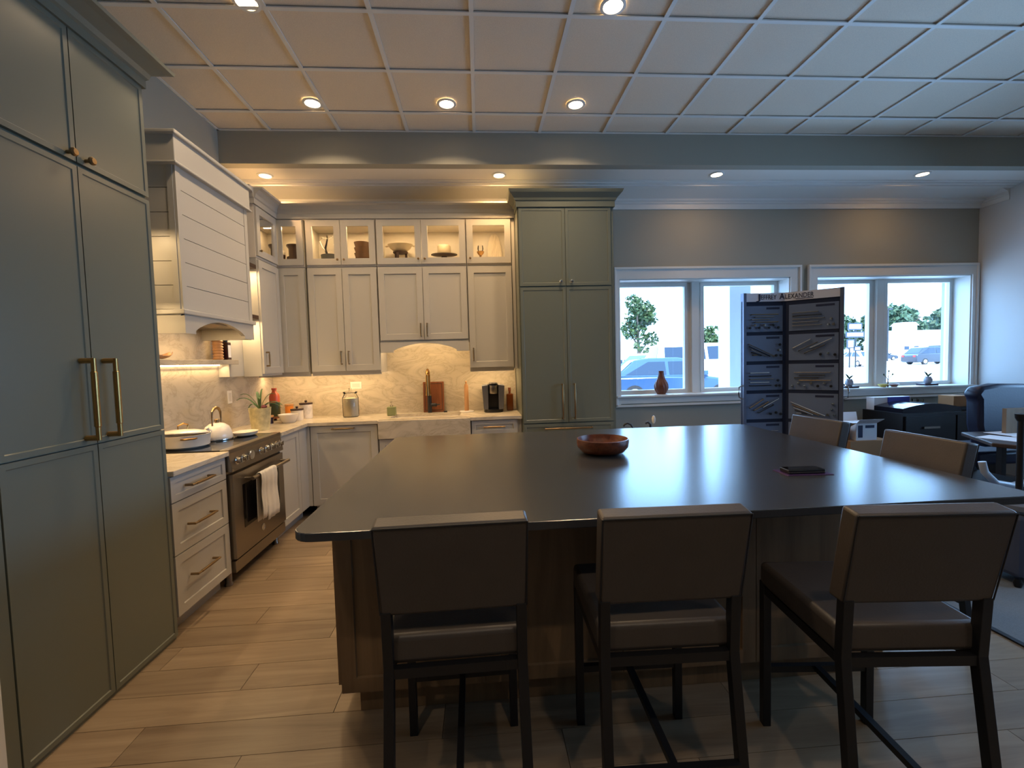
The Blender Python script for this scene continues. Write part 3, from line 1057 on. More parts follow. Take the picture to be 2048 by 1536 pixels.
# ------------------------------------------------------------------ stools
def make_stool():
    t_ = local(thing('counter_stool', 'x', 'stool', (0, 0, 0)))
    m = MB()
    m.box(-.215, .215, -.205, .225, .562, .652)
    o = m.build('seat', 'leather', t_, smooth=True, bevel=.018)
    o.modifiers['bevel'].segments = 3
    # back cushion leans back, wraps slightly
    m = MB()
    m.hexa([(-.215, -.230, .728), (.215, -.230, .728), (.218, -.290, 1.012), (-.218, -.290, 1.012)],
           [(-.215, -.165, .728), (.215, -.165, .728), (.218, -.225, 1.022), (-.218, -.225, 1.022)])
    o = m.build('backrest', 'leather', t_, smooth=True, bevel=.010)
    o.modifiers['bevel'].segments = 3
    m = MB()
    m.tube([(-.214, -.2905, 1.008), (.214, -.2905, 1.008)], .0022, 6)
    m.tube([(-.2155, -.288, 1.008), (-.2135, -.232, .735)], .0022, 6)
    m.tube([(.2155, -.288, 1.008), (.2135, -.232, .735)], .0022, 6)
    m.build('seam', 'dmetal', t_)
    q = .015
    for s_ in (-1, 1):
        x_ = s_ * .198
        m = MB()
        m.hexa([(x_ - q, .195, 0), (x_ + q, .195, 0), (x_ + q, .225, 0), (x_ - q, .225, 0)], [(x_ - q, .195, .575), (x_ + q, .195, .575), (x_ + q, .228, .575), (x_ - q, .228, .575)])
        m.build('leg', 'dmetal', t_, bevel=.002)
        m = MB()
        x2 = s_ * .206
        m.hexa([(x2 - q, -.30, 0), (x2 + q, -.30, 0), (x2 + q, -.268, 0), (x2 - q, -.268, 0)], [(x_ - q, -.225, .56), (x_ + q, -.225, .56), (x_ + q, -.193, .56), (x_ - q, -.193, .56)])
        m.hexa([(x_ - q, -.225, .56), (x_ + q, -.225, .56), (x_ + q, -.193, .56), (x_ - q, -.193, .56)], [(x_ - q, -.235, .74), (x_ + q, -.235, .74), (x_ + q, -.203, .74), (x_ - q, -.203, .74)])
        m.build('leg', 'dmetal', t_, bevel=.002, weld=True)
        B(x_ - .012, x_ + .012, -.2, .2, .532, .562).build('side_rail', 'dmetal', t_)
    B(-.19, .19, -.222, -.198, .532, .562).build('rear_rail', 'dmetal', t_)
    B(-.19, .19, .20, .224, .532, .562).build('front_rail', 'dmetal', t_)
    B(-.19, .19, .20, .222, .215, .24).build('footrest', 'dmetal', t_)
    B(-.19, .19, -.278, -.254, .225, .25).build('rear_stretcher', 'dmetal', t_)
    B(-.011, .011, -.26, .205, .218, .24).build('centre_stretcher', 'dmetal', t_)
    return t_


GS = 'taupe leather counter stools around the island'
st = make_stool()
st['group'] = GS
st['label'] = 'taupe leather counter stool nearest the green pantry, seen from behind'
st.location = (-.100, 1.53, 0)
st.rotation_euler = (0, 0, math.radians(1.0))
dup(st, (.553, 1.505, 0), math.radians(-1.5), 'taupe leather counter stool seen from behind, middle one of the near three')
dup(st, (1.262, 1.415, 0), math.radians(-5), 'taupe leather counter stool at the near corner beside the carpet')
dup(st, (2.03, 2.15, 0), math.radians(90), 'taupe leather stool on the window side of the island, behind the phone')
dup(st, (2.03, 2.88, 0), math.radians(92), 'taupe leather stool on the window side of the island, next to the display board')

# ------------------------------------------------------------------ on the island
t = thing('wooden_bowl', 'round reddish wooden bowl on the dark island top', 'bowl', (.69, 2.53, .916))
MB().lathe([(.001, .916), (.075, .916), (.12, .928), (.143, .955), (.148, .985), (.146, 1.001), (.141, 1.002), (.136, .985), (.128, .955), (.10, .932), (.001, .925)], (.69, 2.53, 0), 40).build('shell', 'bowl', t, smooth=True)
mi = mat('iridescent_film', (120, 90, 150), .15, .6)
tag(B(-.105, .105, -.055, .055, 0, .0018).build('card_sleeve', mi), 'clear iridescent-edged sleeve lying under the phone', 'sleeve')
o = C.objects['card_sleeve']
o.location = (1.452, 1.935, .9165)
o.rotation_euler = (0, 0, -.06)
t = thing('mobile_phone', 'black phone lying on the island near the window-side stools', 'phone', (1.45, 1.935, .919), rz=-.05)
local(t)
B(-.085, .085, -.035, .035, 0, .017).build('body', 'black', t, bevel=.004)
B(-.080, .080, -.031, .031, .017, .0178).build('screen', 'blackg', t)
B(-.084, .084, -.036, -.034, .005, .008).build('metal_edge', 'chrome', t)


# ------------------------------------------------------------------ stovetop things
ZK = .9215
t = thing('cooking_pot', 'wide white enamel pot with lid ajar, beside the kettle', 'pot', (-2.04, 3.30, ZK))
px_, py_ = -2.055, 3.275
MB().lathe([(.001, ZK), (.125, ZK), (.14, ZK + .012), (.145, ZK + .085), (.149, ZK + .09), (.143, ZK + .09), (.137, ZK + .015), (.001, ZK + .008)], (px_, py_, 0), 36).build('body', 'enamel', t, smooth=True)
m = MB()
m.tube([(px_ + .148 * math.cos(a), py_ + .148 * math.sin(a) - 0, ZK + .07) if abs(a + .9) > .2 else (px_ + .168 * math.cos(a), py_ + .168 * math.sin(a), ZK + .07) for a in (-1.2, -1.08, -.95, -.85, -.72, -.6)], .006, 8)
m.build('side_handle', 'brass', t, smooth=True)
lid = MB()
lid.lathe([(.143, 0), (.143, .006), (.12, .018), (.06, .028), (.001, .03)], (0, 0, 0), 32)
lid.bm.transform(Matrix.Translation((px_ - .02, py_ + .02, ZK + .092)) @ Matrix.Rotation(-.10, 4, 'X'))
lid.build('lid', 'enamel', t, smooth=True)
m = MB()
m.tube([(px_ - .05, py_ - .0, ZK + .12), (px_ - .05, py_ + .0, ZK + .145), (px_ - .03, py_ + .03, ZK + .16), (px_ - .02, py_ + .06, ZK + .15), (px_ - .02, py_ + .06, ZK + .12)], .006, 8)
m.build('lid_handle', 'brass', t, smooth=True)

t = thing('kettle', 'white domed kettle with tall bronze handle on the cooktop', 'kettle', (-1.99, 3.52, ZK))
kx, ky = -2.0, 3.555
MB().lathe([(.001, ZK), (.096, ZK), (.10, ZK + .008), (.10, ZK + .03), (.094, ZK + .065), (.078, ZK + .1), (.05, ZK + .122), (.022, ZK + .13), (.001, ZK + .13)], (kx, ky, 0), 36).build('body', 'enamel', t, smooth=True)
MB().lathe([(.101, 0), (.102, .004), (.101, .009)], (kx, ky, ZK + .002), 36, open_=True).build('base_band', 'chrome', t, smooth=True)
MB().lathe([(.014, .13), (.014, .138), (.018, .142), (.018, .152), (.012, .158), (.001, .158)], (kx, ky, ZK), 16).build('lid_knob', 'brassd', t, smooth=True)
m = MB()
m.tube([(kx, ky - .06, ZK + .11), (kx, ky - .062, ZK + .17), (kx, ky - .055, ZK + .215), (kx, ky - .03, ZK + .238), (kx, ky, ZK + .243), (kx, ky + .03, ZK + .236), (kx, ky + .05, ZK + .21), (kx, ky + .055, ZK + .16), (kx, ky + .052, ZK + .11)], [.006, .006, .009, .011, .012, .011, .009, .006, .006], 10)
m.build('handle', M['brassd'], t, smooth=True)
m = MB()
m.tube([(kx, ky - .075, ZK + .07), (kx - .01, ky - .10, ZK + .09), (kx - .01, ky - .112, ZK + .108)], [.018, .013, .011], 12)
m.build('spout', 'enamel', t, smooth=True)

t = thing('spoon_rest_dish', 'shallow white oval dish at the front edge of the cooktop', 'dish', (-1.87, 3.70, ZK))
MB().lathe([(.001, .004), (.07, .004), (.095, .012), (.108, .036), (.104, .037), (.09, .018), (.001, .012)], (-1.88, 3.725, ZK - .003), 36, sx=.8).build('dish', 'ceramic', t, smooth=True)

# ------------------------------------------------------------------ corner group
ZW = .916
t = thing('potted_plant', 'spiky green plant in mottled cream pot on the corner countertop', 'plant', (-1.915, 4.04, ZW))
px_, py_ = -1.915, 4.05
mp_ = mat('mottled_pot', (196, 184, 140), .4, noise=.28, nscale=22)
MB().lathe([(.001, 0), (.068, 0), (.072, .02), (.088, .19), (.090, .195), (.083, .195), (.078, .17), (.001, .165)], (px_, py_, ZW), 32).build('pot', mp_, t, smooth=True)
random.seed(11)
lf = mat('striped_leaf', (72, 104, 62), .45, noise=.3, nscale=40)
leaves = [(-.20, .02, .11, .16), (.20, -.02, .06, .15), (.11, .06, .15, .16), (-.13, -.05, .16, .14), (-.06, .08, .17, .13), (.05, -.10, .12, .15), (.16, .05, .03, .12), (-.15, .10, .02, .12), (.02, .03, .20, .12)]
for dx, dy, dz, _ in leaves:
    m = MB()
    rows = []
    nrm = Vector((-dy, dx, 0)).normalized()
    for k in range(8):
        s_ = k / 7
        h_ = .17 + .12 * math.sin(s_ * PI * .62) + (dz - .10) * s_
        c = Vector((px_ + dx * s_ ** 1.1, py_ + dy * s_ ** 1.1, ZW + h_ - .03 * s_ * s_))
        w_ = .011 * math.sin(PI * (.12 + .85 * s_)) + .001
        rows.append([m.bm.verts.new(c - nrm * w_ + Vector((0, 0, .004))), m.bm.verts.new(c), m.bm.verts.new(c + nrm * w_ + Vector((0, 0, .004)))])
    for a, b in zip(rows, rows[1:]):
        m.bm.faces.new((a[0], a[1], b[1], b[0]))
        m.bm.faces.new((a[1], a[2], b[2], b[1]))
    m.build('leaf', lf, t, smooth=True, solid=.0015)
m = MB()
m.lathe([(.001, 0), (.02, .005), (.026, .02), (.012, .035), (.001, .036)], (px_ + .045, py_ - .02, ZW + .185), 10)
m.build('flower_bud', mat('maroon_bud', (96, 30, 44), .5), t, smooth=True)

t = thing('tray_riser', 'low reddish wood riser under the tall bottle in the corner', 'riser', (-2.07, 4.76, ZW))
B(-2.14, -1.985, 4.70, 4.83, ZW + .022, ZW + .04).build('top_board', 'redwood', t)
for s_ in (-2.125, -2.0):
    B(s_ - .01, s_ + .01, 4.71, 4.82, ZW, ZW + .022).build('foot', 'redwood', t)
t = thing('tall_bottle', 'tall bottle, orange-red shoulder over dark green body, in the corner', 'bottle', (-2.11, 4.77, ZW + .04))
z_ = ZW + .0405
MB().lathe([(.001, 0), (.047, 0), (.05, .01), (.05, .145)], (-2.105, 4.77, z_), 28).build('green_body', mat('green_glaze', (54, 62, 38), .3), t, smooth=True)
MB().lathe([(.05, .145), (.05, .20), (.044, .225), (.026, .245), (.021, .255), (.021, .268), (.025, .272), (.025, .288), (.001, .288)], (-2.105, 4.77, z_), 28).build('red_shoulder', mat('orange_red_glaze', (186, 78, 44), .3), t, smooth=True)
t = thing('candle_jar', 'amber orange glass candle jar behind the white bowl', 'candle', (-2.02, 4.9, ZW))
MB().lathe([(.001, 0), (.04, 0), (.042, .01), (.042, .12), (.036, .135)], (-2.03, 4.93, ZW), 24).build('jar', mat('amber_wax', (216, 132, 48), .3), t, smooth=True)
MB().lathe([(.041, .128), (.044, .13), (.044, .147), (.001, .15)], (-2.03, 4.93, ZW), 24).build('lid', 'lwood', t, smooth=True)
t = thing('dark_tumbler', 'small dark purple tumbler beside the plant pot', 'tumbler', (-2.05, 4.55, ZW))
MB().lathe([(.001, 0), (.036, 0), (.038, .06)], (-2.045, 4.50, ZW), 20).build('cup', mat('dark_purple_glass', (52, 36, 44), .2), t, smooth=True)
MB().lathe([(.039, .06), (.040, .078), (.001, .08)], (-2.045, 4.50, ZW), 20).build('lid', 'lwood', t, smooth=True)
t = thing('serving_bowl', 'white angular bowl in the corner in front of the canisters', 'bowl', (-1.87, 4.53, ZW))
MB().lathe([(.001, 0), (.055, 0), (.06, .004), (.098, .082), (.094, .082), (.055, .01), (.001, .008)], (-1.873, 4.53, ZW), 32).build('shell', 'enamel', t, smooth=True)
G4 = 'white canisters with wooden lids in the corner'
mc = mat('speckled_white', (218, 208, 196), .4, noise=.25, nscale=16)
for x_, y_, r_, h_, mm, lb in ((-1.86, 4.70, .058, .105, 'ceramic', 'shorter white canister with wooden knob lid'), (-1.83, 4.86, .062, .15, mc, 'taller brown-speckled white canister with wooden knob lid')):
    t = thing('canister', lb, 'canister', (x_, y_, ZW), G4)
    MB().lathe([(.001, 0), (r_, 0), (r_, h_ * .97), (r_ - .004, h_)], (x_, y_, ZW), 28).build('jar', mm, t, smooth=True)
    MB().lathe([(r_ + .003, h_ * .97), (r_ + .005, h_), (r_ + .003, h_ + .012), (.001, h_ + .013)], (x_, y_, ZW), 28).build('lid', 'dwood', t, smooth=True)
    MB().lathe([(.008, h_ + .012), (.008, h_ + .018), (.014, h_ + .024), (.012, h_ + .036), (.001, h_ + .037)], (x_, y_, ZW), 14).build('lid_knob', 'dwood', t, smooth=True)

# ------------------------------------------------------------------ back counter
t = thing('glass_jar', 'large lidded clear glass jar standing on the back countertop', 'jar', (-1.37, 4.86, ZW))
MB().lathe([(.001, .002), (.078, .002), (.082, .012), (.082, .20), (.068, .225), (.062, .24), (.066, .25)], (-1.372, 4.86, ZW), 32).build('body', 'jar', t, smooth=True)
MB().lathe([(.001, .006), (.076, .006), (.076, .195), (.001, .197)], (-1.372, 4.86, ZW), 28).build('contents', 'water', t, smooth=True)
MB().lathe([(.072, .25), (.074, .262), (.03, .272), (.008, .276), (.014, .29), (.01, .30), (.001, .30)], (-1.372, 4.86, ZW), 28).build('lid', 'jar', t, smooth=True)
t = thing('soap_dispenser', 'square pale green soap bottle with clear pump left of the sink', 'soap', (-.94, 4.80, ZW))
B(-.985, -.895, 4.79, 4.85, ZW, ZW + .095).build('bottle', mat('green_soap', (132, 136, 92), .25), t, bevel=.008)
m = MB()
m.lathe([(.014, .095), (.014, .11), (.006, .112), (.006, .14), (.009, .141), (.009, .15), (.001, .15)], (-.94, 4.82, ZW), 14)
m.tube([(-.94, 4.82, ZW + .145), (-.94, 4.775, ZW + .142)], .0045, 8)
m.build('pump', 'jar', t, smooth=True)
t = thing('faucet', 'tall brass gooseneck faucet with black lower body behind the sink', 'faucet', (-.555, 5.03, ZW))
fx, fy = -.558, 4.972
m = MB()
m.tube([(fx, fy, ZW), (fx, fy, ZW + .19)], .023, 16)
m.tube([(fx + .01, fy, ZW + .085), (fx + .075, fy - .01, ZW + .085)], [.020, .019], 12)
m.build('black_body', 'dmetal', t, smooth=True)
m = MB()
m.tube([(fx + .07, fy - .01, ZW + .085), (fx + .10, fy - .02, ZW + .088), (fx + .115, fy - .025, ZW + .09)], [.008, .006, .006], 8)
m.build('lever', 'dmetal', t, smooth=True)
arc = [(fx, fy, ZW + .19), (fx, fy, ZW + .37)] + [(fx, fy - .09 + .09 * math.cos(a), ZW + .38 + .09 * math.sin(a)) for a in [i * PI / 10 for i in range(1, 10)]] + [(fx, fy - .18, ZW + .37), (fx, fy - .18, ZW + .26)]
MB().tube(arc, .0145, 14).build('gooseneck', 'brass', t, smooth=True)
MB().tube([(fx, fy - .18, ZW + .262), (fx, fy - .18, ZW + .20)], [.017, .019], 14).build('spray_head', 'brass', t, smooth=True)
MB().tube([(fx, fy, ZW + .186), (fx, fy, ZW + .20)], .027, 16).build('collar', 'brass', t, smooth=True)
t = thing('cutting_board', 'reddish wooden cutting board leaning behind the faucet', 'board', (-.52, 5.0, ZW))
m = MB()
bx0, bx1 = -.632, -.405
m.hexa([(bx0, 5.008, ZW), (bx1, 5.008, ZW), (bx1, 5.026, ZW), (bx0, 5.026, ZW)], [(bx0, 5.038, ZW + .335), (bx1, 5.038, ZW + .335), (bx1, 5.056, ZW + .335), (bx0, 5.056, ZW + .335)])
m.build('plank_board', 'redwood', t, bevel=.004)
m = MB()
for a_, b_, c_, d_ in ((bx0 + .018, bx0 + .024, .02, .315), (bx1 - .024, bx1 - .018, .02, .315), (bx0 + .024, bx1 - .024, .02, .026), (bx0 + .024, bx1 - .024, .309, .315)):
    k0, k1 = c_ / .335 * .03, d_ / .335 * .03
    m.hexa([(a_, 5.0068 + k0, ZW + c_), (b_, 5.0068 + k0, ZW + c_), (b_, 5.0068 + k1, ZW + d_), (a_, 5.0068 + k1, ZW + d_)], [(a_, 5.010 + k0, ZW + c_), (b_, 5.010 + k0, ZW + c_), (b_, 5.010 + k1, ZW + d_), (a_, 5.010 + k1, ZW + d_)])
m.build('juice_groove', 'dwood', t)
tag(MB().lathe([(.001, 0), (.02, 0), (.02, .01), (.016, .014), (.001, .014)], (-.39, 4.97, ZW), 18).build('sink_air_switch', 'dmetal', smooth=True), 'small round dark button on the countertop right of the faucet', 'button')
t = thing('paper_towel_holder', 'wooden upright paper towel holder with a round white base', 'holder', (-.16, 4.93, ZW))
MB().lathe([(.001, 0), (.078, 0), (.08, .006), (.076, .014), (.001, .015)], (-.155, 4.93, ZW), 32).build('base', 'enamel', t, smooth=True)
MB().lathe([(.025, .015), (.023, .27), (.018, .30), (.009, .305), (.009, .325), (.012, .33), (.001, .338)], (-.155, 4.93, ZW), 18).build('post', 'lwood', t, smooth=True)

t = thing('coffee_maker', 'black and grey single-cup coffee maker under the end cabinet', 'coffee maker', (.135, 4.86, ZW))
cxm = .135
mg = mat('grey_plastic', (84, 84, 90), .4)
m = MB()
m.prism([(cxm - .105, ZW + .035), (cxm - .055, ZW + .03), (cxm - .055, ZW + .295), (cxm - .12, ZW + .285)], 4.76, 5.0, F=lambda a, b_, w_: (a, w_, b_))
m.build('side_shell', mg, t, bevel=.006)
m = MB()
m.prism([(cxm + .055, ZW + .03), (cxm + .105, ZW + .035), (cxm + .12, ZW + .285), (cxm + .055, ZW + .295)], 4.76, 5.0, F=lambda a, b_, w_: (a, w_, b_))
m.build('side_shell', mg, t, bevel=.006)
B(cxm - .055, cxm + .055, 4.84, 5.0, ZW + .02, ZW + .29).build('column', 'black', t)
MB().lathe([(.001, 0), (.098, 0), (.104, .01), (.10, .035), (.001, .036)], (cxm, 4.84, ZW), 32, sx=1.0, sy=.9).build('drip_tray', 'black', t, smooth=True)
MB().lathe([(.047, .20), (.052, .21), (.052, .272), (.055, .275), (.055, .288), (.001, .29)], (cxm, 4.80, ZW), 28).build('brew_head', 'steel', t, smooth=True)
MB().lathe([(.053, .288), (.05, .31), (.035, .318), (.001, .318)], (cxm, 4.80, ZW), 28).build('top_lid', 'black', t, smooth=True)
m = MB()
m.tube([(cxm - .05, 4.79, ZW + .30), (cxm - .03, 4.755, ZW + .312), (cxm, 4.745, ZW + .314), (cxm + .03, 4.755, ZW + .312), (cxm + .05, 4.79, ZW + .30)], .005, 8)
m.build('lid_handle', 'chrome', t, smooth=True)
t = thing('amber_bottle', 'square amber bottle with copper stopper beside the coffee maker', 'bottle', (.315, 4.92, ZW))
B(.28, .352, 4.885, 4.955, ZW, ZW + .185).build('bottle', mat('amber_glass', (112, 58, 20), .12), t, bevel=.01)
MB().lathe([(.012, .18), (.013, .215), (.016, .218), (.016, .25), (.001, .252)], (.316, 4.92, ZW), 16).build('stopper', mat('copper_stopper', (176, 104, 70), .3, .6), t, smooth=True)

# outlets
G5 = 'white wall outlets on the stone backsplash'
t = thing('wall_outlet', 'white upright outlet plate on left backsplash above the kettle', 'outlet', (XL + .012, 4.19, 1.2), G5)
B(XL + .012, XL + .018, 4.155, 4.225, 1.145, 1.26).build('plate', 'outlet', t, bevel=.002)
B(XL + .018, XL + .021, 4.173, 4.207, 1.165, 1.24).build('socket_face', 'enamel', t)
t = thing('wall_outlet', 'white outlet plate on back backsplash behind the glass jar', 'outlet', (-1.36, YB - .012, 1.24), G5)
B(-1.42, -1.30, YB - .018, YB - .012, 1.195, 1.275).build('plate', 'outlet', t, bevel=.002)
B(-1.40, -1.32, YB - .021, YB - .018, 1.215, 1.255).build('socket_face', 'enamel', t)

# things on the long shelf
ZSH = 1.5305
t = thing('beaded_vase', 'ringed light wood vase on the stone shelf below the hood', 'vase', (-2.15, 3.90, ZSH))
pr = [(.001, 0)]
for k in range(7):
    z_ = k * .0235
    pr += [(.034, z_ + .001), (.042, z_ + .012), (.034, z_ + .0225)]
pr += [(.03, .166), (.001, .166)]
MB().lathe(pr, (-2.155, 3.905, ZSH), 20).build('body', 'lwood', t, smooth=True)
t = thing('spice_bottle', 'dark bottle with white paper label beside the ringed vase', 'bottle', (-2.15, 4.02, ZSH))
B(-2.18, -2.12, 3.985, 4.045, ZSH, ZSH + .15).build('bottle', mat('dark_plum_glass', (50, 24, 30), .2), t, bevel=.006)
B(-2.1197, -2.1187, 3.992, 4.035, ZSH + .02, ZSH + .125).build('paper_label', 'paper', t)
MB().lathe([(.016, .148), (.017, .168), (.001, .169)], (-2.15, 4.015, ZSH), 14).build('cap', 'black', t, smooth=True)
t = thing('salt_spoon_rest', 'curled wooden leaf dish on the stone shelf next to green pantry', 'dish', (-2.13, 3.22, ZSH))
m = MB()
rows = []
for j in range(9):
    s_ = j / 8
    w_ = .035 * math.sin(PI * (.08 + .84 * s_)) + .003
    rows.append([m.bm.verts.new((-2.13 + w_ * q_, 3.13 + .17 * s_, ZSH + .004 + .02 * abs(q_) ** 2 + .04 * (s_ - .4) ** 2 * 2)) for q_ in (-1, -.5, 0, .5, 1)])
for a, b in zip(rows, rows[1:]):
    for i in range(4):
        m.bm.faces.new((a[i], a[i + 1], b[i + 1], b[i]))
m.build('dish', 'lwood', t, smooth=True, solid=.004)

# ------------------------------------------------------------------ inside the glass cabinets
ZG = ZM + .0555
t = thing('stacked_pot', 'dark bronze double-decker pot in the corner glass cabinet', 'pot', (-1.90, 4.93, ZG))
md_ = mat('dark_bronze_glaze', (64, 44, 28), .2)
MB().lathe([(.001, 0), (.07, 0), (.08, .07), (.078, .085), (.060, .092)], (-1.89, 4.93, ZG), 24).build('lower_bowl', md_, t, smooth=True)
MB().lathe([(.060, .092), (.060, .17), (.08, .198), (.08, .21), (.001, .214)], (-1.89, 4.93, ZG), 24).build('upper_bowl', md_, t, smooth=True)
t = thing('small_cup', 'small white-topped dark cup left of the bronze pot', 'cup', (-1.99, 4.9, ZG))
MB().lathe([(.001, 0), (.026, 0), (.036, .105), (.001, .106)], (-2.012, 4.90, ZG), 18).build('cup', md_, t, smooth=True)
MB().lathe([(.028, .106), (.036, .13), (.03, .15), (.001, .16)], (-2.012, 4.90, ZG), 18).build('shell_lid', 'enamel', t, smooth=True)
t = thing('glass_pitcher', 'clear glass pitcher with looped handle in the lit cabinet', 'pitcher', (-1.50, 4.9, ZG + .105))
z_ = ZG + .1055
MB().lathe([(.05, 0), (.062, .02), (.068, .07), (.052, .12), (.04, .17), (.046, .21)], (-1.515, 4.92, z_), 24, open_=True).build('body', 'jar', t, smooth=True)
m = MB()
m.tube([(-1.555, 4.92, z_ + .17), (-1.60, 4.92, z_ + .18), (-1.625, 4.92, z_ + .14), (-1.605, 4.92, z_ + .08), (-1.58, 4.92, z_ + .05)], .0045, 8)
m.build('handle', 'enamel', t, smooth=True)
t = thing('slate_dish', 'low dark slate dish under the glass pitcher', 'dish', (-1.53, 4.9, ZG))
MB().lathe([(.001, 0), (.085, 0), (.095, .10), (.001, .104)], (-1.525, 4.92, ZG), 28).build('dish', mat('slate_glaze', (56, 58, 58), .5), t, smooth=True)
G6 = 'stacked brown bowls in the lit glass cabinet'
mb_ = mat('brown_glaze', (96, 72, 50), .22)
for k in range(4):
    o = MB().lathe([(.001, 0), (.060, 0), (.068, .008), (.080, .050), (.082, .056), (.070, .056), (.001, .012)], (0, 0, 0), 28).build('stacked_bowl', mb_, smooth=True)
    o.location = (-1.195, 4.91, ZG + k * .0565)
    tag(o, 'glazed brown bowl in the cabinet stack, ' + ('bottom one', 'second from the bottom', 'second from the top', 'topmost one')[k], 'bowl', G6)
t = thing('legged_bowl_stand', 'dark wooden three-legged stand under the pale oval bowl', 'stand', (-.79, 4.9, ZG))
MB().lathe([(.001, .115), (.075, .115), (.078, .125), (.001, .127)], (-.80, 4.91, ZG), 24).build('ring', 'dwood', t)
for a_ in (.5, 2.6, 4.4):
    x_, y_ = -.80 + .062 * math.cos(a_), 4.91 + .062 * math.sin(a_)
    B(x_ - .011, x_ + .011, y_ - .011, y_ + .011, ZG, ZG + .115).build('leg', 'dwood', t)
t = thing('oval_bowl', 'pale oval two-handled bowl raised on a dark wooden stand', 'bowl', (-.80, 4.91, ZG + .128))
mo = mat('stone_glaze', (176, 162, 134), .4)
MB().lathe([(.001, 0), (.06, 0), (.10, .035), (.125, .075), (.12, .077), (.09, .04), (.001, .012)], (-.80, 4.91, ZG + .128), 32, sx=1.05, sy=.75).build('shell', mo, t, smooth=True)
for s_ in (-1, 1):
    m = MB()
    m.tube([(-.80 + s_ * .125, 4.90, ZG + .19), (-.80 + s_ * .150, 4.90, ZG + .187), (-.80 + s_ * .150, 4.93, ZG + .187), (-.80 + s_ * .125, 4.93, ZG + .19)], .006, 6)
    m.build('handle', mo, t, smooth=True)
t = thing('white_crock', 'white cylindrical crock standing in the lit glass cabinet', 'crock', (-.34, 4.95, ZG))
MB().lathe([(.001, .112), (.07, .112), (.072, .12), (.072, .19), (.066, .20), (.001, .202)], (-.345, 4.96, ZG), 28).build('jar', mo, t, smooth=True)
MB().lathe([(.001, 0), (.06, 0), (.03, .01), (.03, .09), (.14, .102), (.14, .110), (.001, .1115)], (-.345, 4.96, ZG), 28, sy=.6).build('saucer', mat('dark_tray', (60, 48, 40), .4), t, smooth=True)
t = thing('candle_holder', 'small brass cup with glass chimney in the end glass cabinet', 'candle holder', (.045, 4.9, ZG))
MB().lathe([(.001, 0), (.024, 0), (.012, .01), (.012, .08), (.03, .095), (.04, .12), (.001, .121)], (.045, 4.9, ZG), 20).build('cup', 'brass', t, smooth=True)
MB().lathe([(.026, .122), (.032, .15), (.026, .19)], (.045, 4.9, ZG), 20, open_=True).build('chimney', 'jar', t, smooth=True)
t = thing('fluted_plate', 'cream fluted arch-shaped plate leaning in the end glass cabinet', 'plate', (.20, 4.99, ZG))
m = MB()
nf = 14
for k in range(nf):
    x0_, x1_ = -1 + 2 * k / nf, -1 + 2 * (k + 1) / nf
    hgt = lambda q_: .315 * (1 - abs(q_) ** 2.6) ** .55 + .02
    xa_, xb_, xm_ = .20 + x0_ * .085, .20 + x1_ * .085, .20 + (x0_ + x1_) / 2 * .085
    ha, hb_ = hgt(x0_), hgt(x1_)
    m.poly([(xa_, 5.0, ZG), (xm_, 4.988, ZG), (xb_, 5.0, ZG), (xb_, 5.03, ZG + hb_), (xm_, 5.018, ZG + (ha + hb_) / 2), (xa_, 5.03, ZG + ha)], [(0, 1, 4, 5), (1, 2, 3, 4)])
m.build('plate', 'ceramic', t, weld=True, solid=.006)

# ------------------------------------------------------------------ window sill things
ZSI = OZ0 + .0222
t = thing('ribbed_vase', 'brown vase with spiral ribs on the sill of the nearer window', 'vase', (2.11, 5.16, ZSI))
mv = mat('brown_rattan', (112, 64, 44), .5)
m = MB()
seg, nz = 48, 26
rows = []
for k in range(nz + 1):
    s_ = k / nz
    R_ = .045 + .035 * math.sin(PI * min(1, s_ * 1.55)) if s_ < .645 else .045 - .018 * math.sin(PI * (s_ - .645) / .71)
    if s_ > .9:
        R_ += .02 * (s_ - .9)
    row_ = []
    for i in range(seg):
        a_ = 2 * PI * i / seg
        rp = R_ * (1 + .05 * math.sin(12 * a_ + 9 * s_))
        row_.append(m.bm.verts.new((2.115 + rp * math.cos(a_), 5.15 + rp * math.sin(a_), ZSI + .27 * s_)))
    rows.append(row_)
for a, b in zip(rows, rows[1:]):
    for i in range(seg):
        m.bm.faces.new((a[i], a[(i + 1) % seg], b[(i + 1) % seg], b[i]))
m.bm.faces.new(rows[0][::-1])
m.build('body', mv, t, smooth=True)
dark_slate = mat('dark_coaster', (52, 36, 48), .5)
G7 = 'small grey planters on the far window sill'
for x_, lb in ((4.44, 'small white pot plant on dark coaster beside the display board'), (5.46, 'small grey pot plant on dark block at the window end')):
    t = thing('small_planter', lb, 'plant', (x_, 5.14, ZSI), G7)
    B(x_ - .085, x_ + .085, 5.09, 5.21, ZSI, ZSI + .022).build('coaster', dark_slate, t)
    MB().lathe([(.001, 0), (.028, 0), (.042, .03), (.043, .055), (.03, .078), (.034, .085), (.001, .08)], (x_, 5.14, ZSI + .022), 24).build('pot', mat('grey_stoneware', (150, 150, 160), .5), t, smooth=True)
    for k in range(5):
        a_ = k * 1.3 + .4
        m = MB()
        cx_, cy_, cz_ = x_, 5.14, ZSI + .105
        e_ = Vector((x_ + .045 * math.cos(a_), 5.14 + .03 * math.sin(a_), ZSI + .13 + .02 * (k % 3)))
        m.tube([(cx_, cy_, cz_), ((cx_ + e_.x) / 2, (cy_ + e_.y) / 2, (cz_ + e_.z) / 2 + .01), e_], [.004, .010, .003], 6)
        m.build('leaf', mat('purple_leaf', (70, 62, 92), .5) if k == 0 else M['leafd'], t, smooth=True)
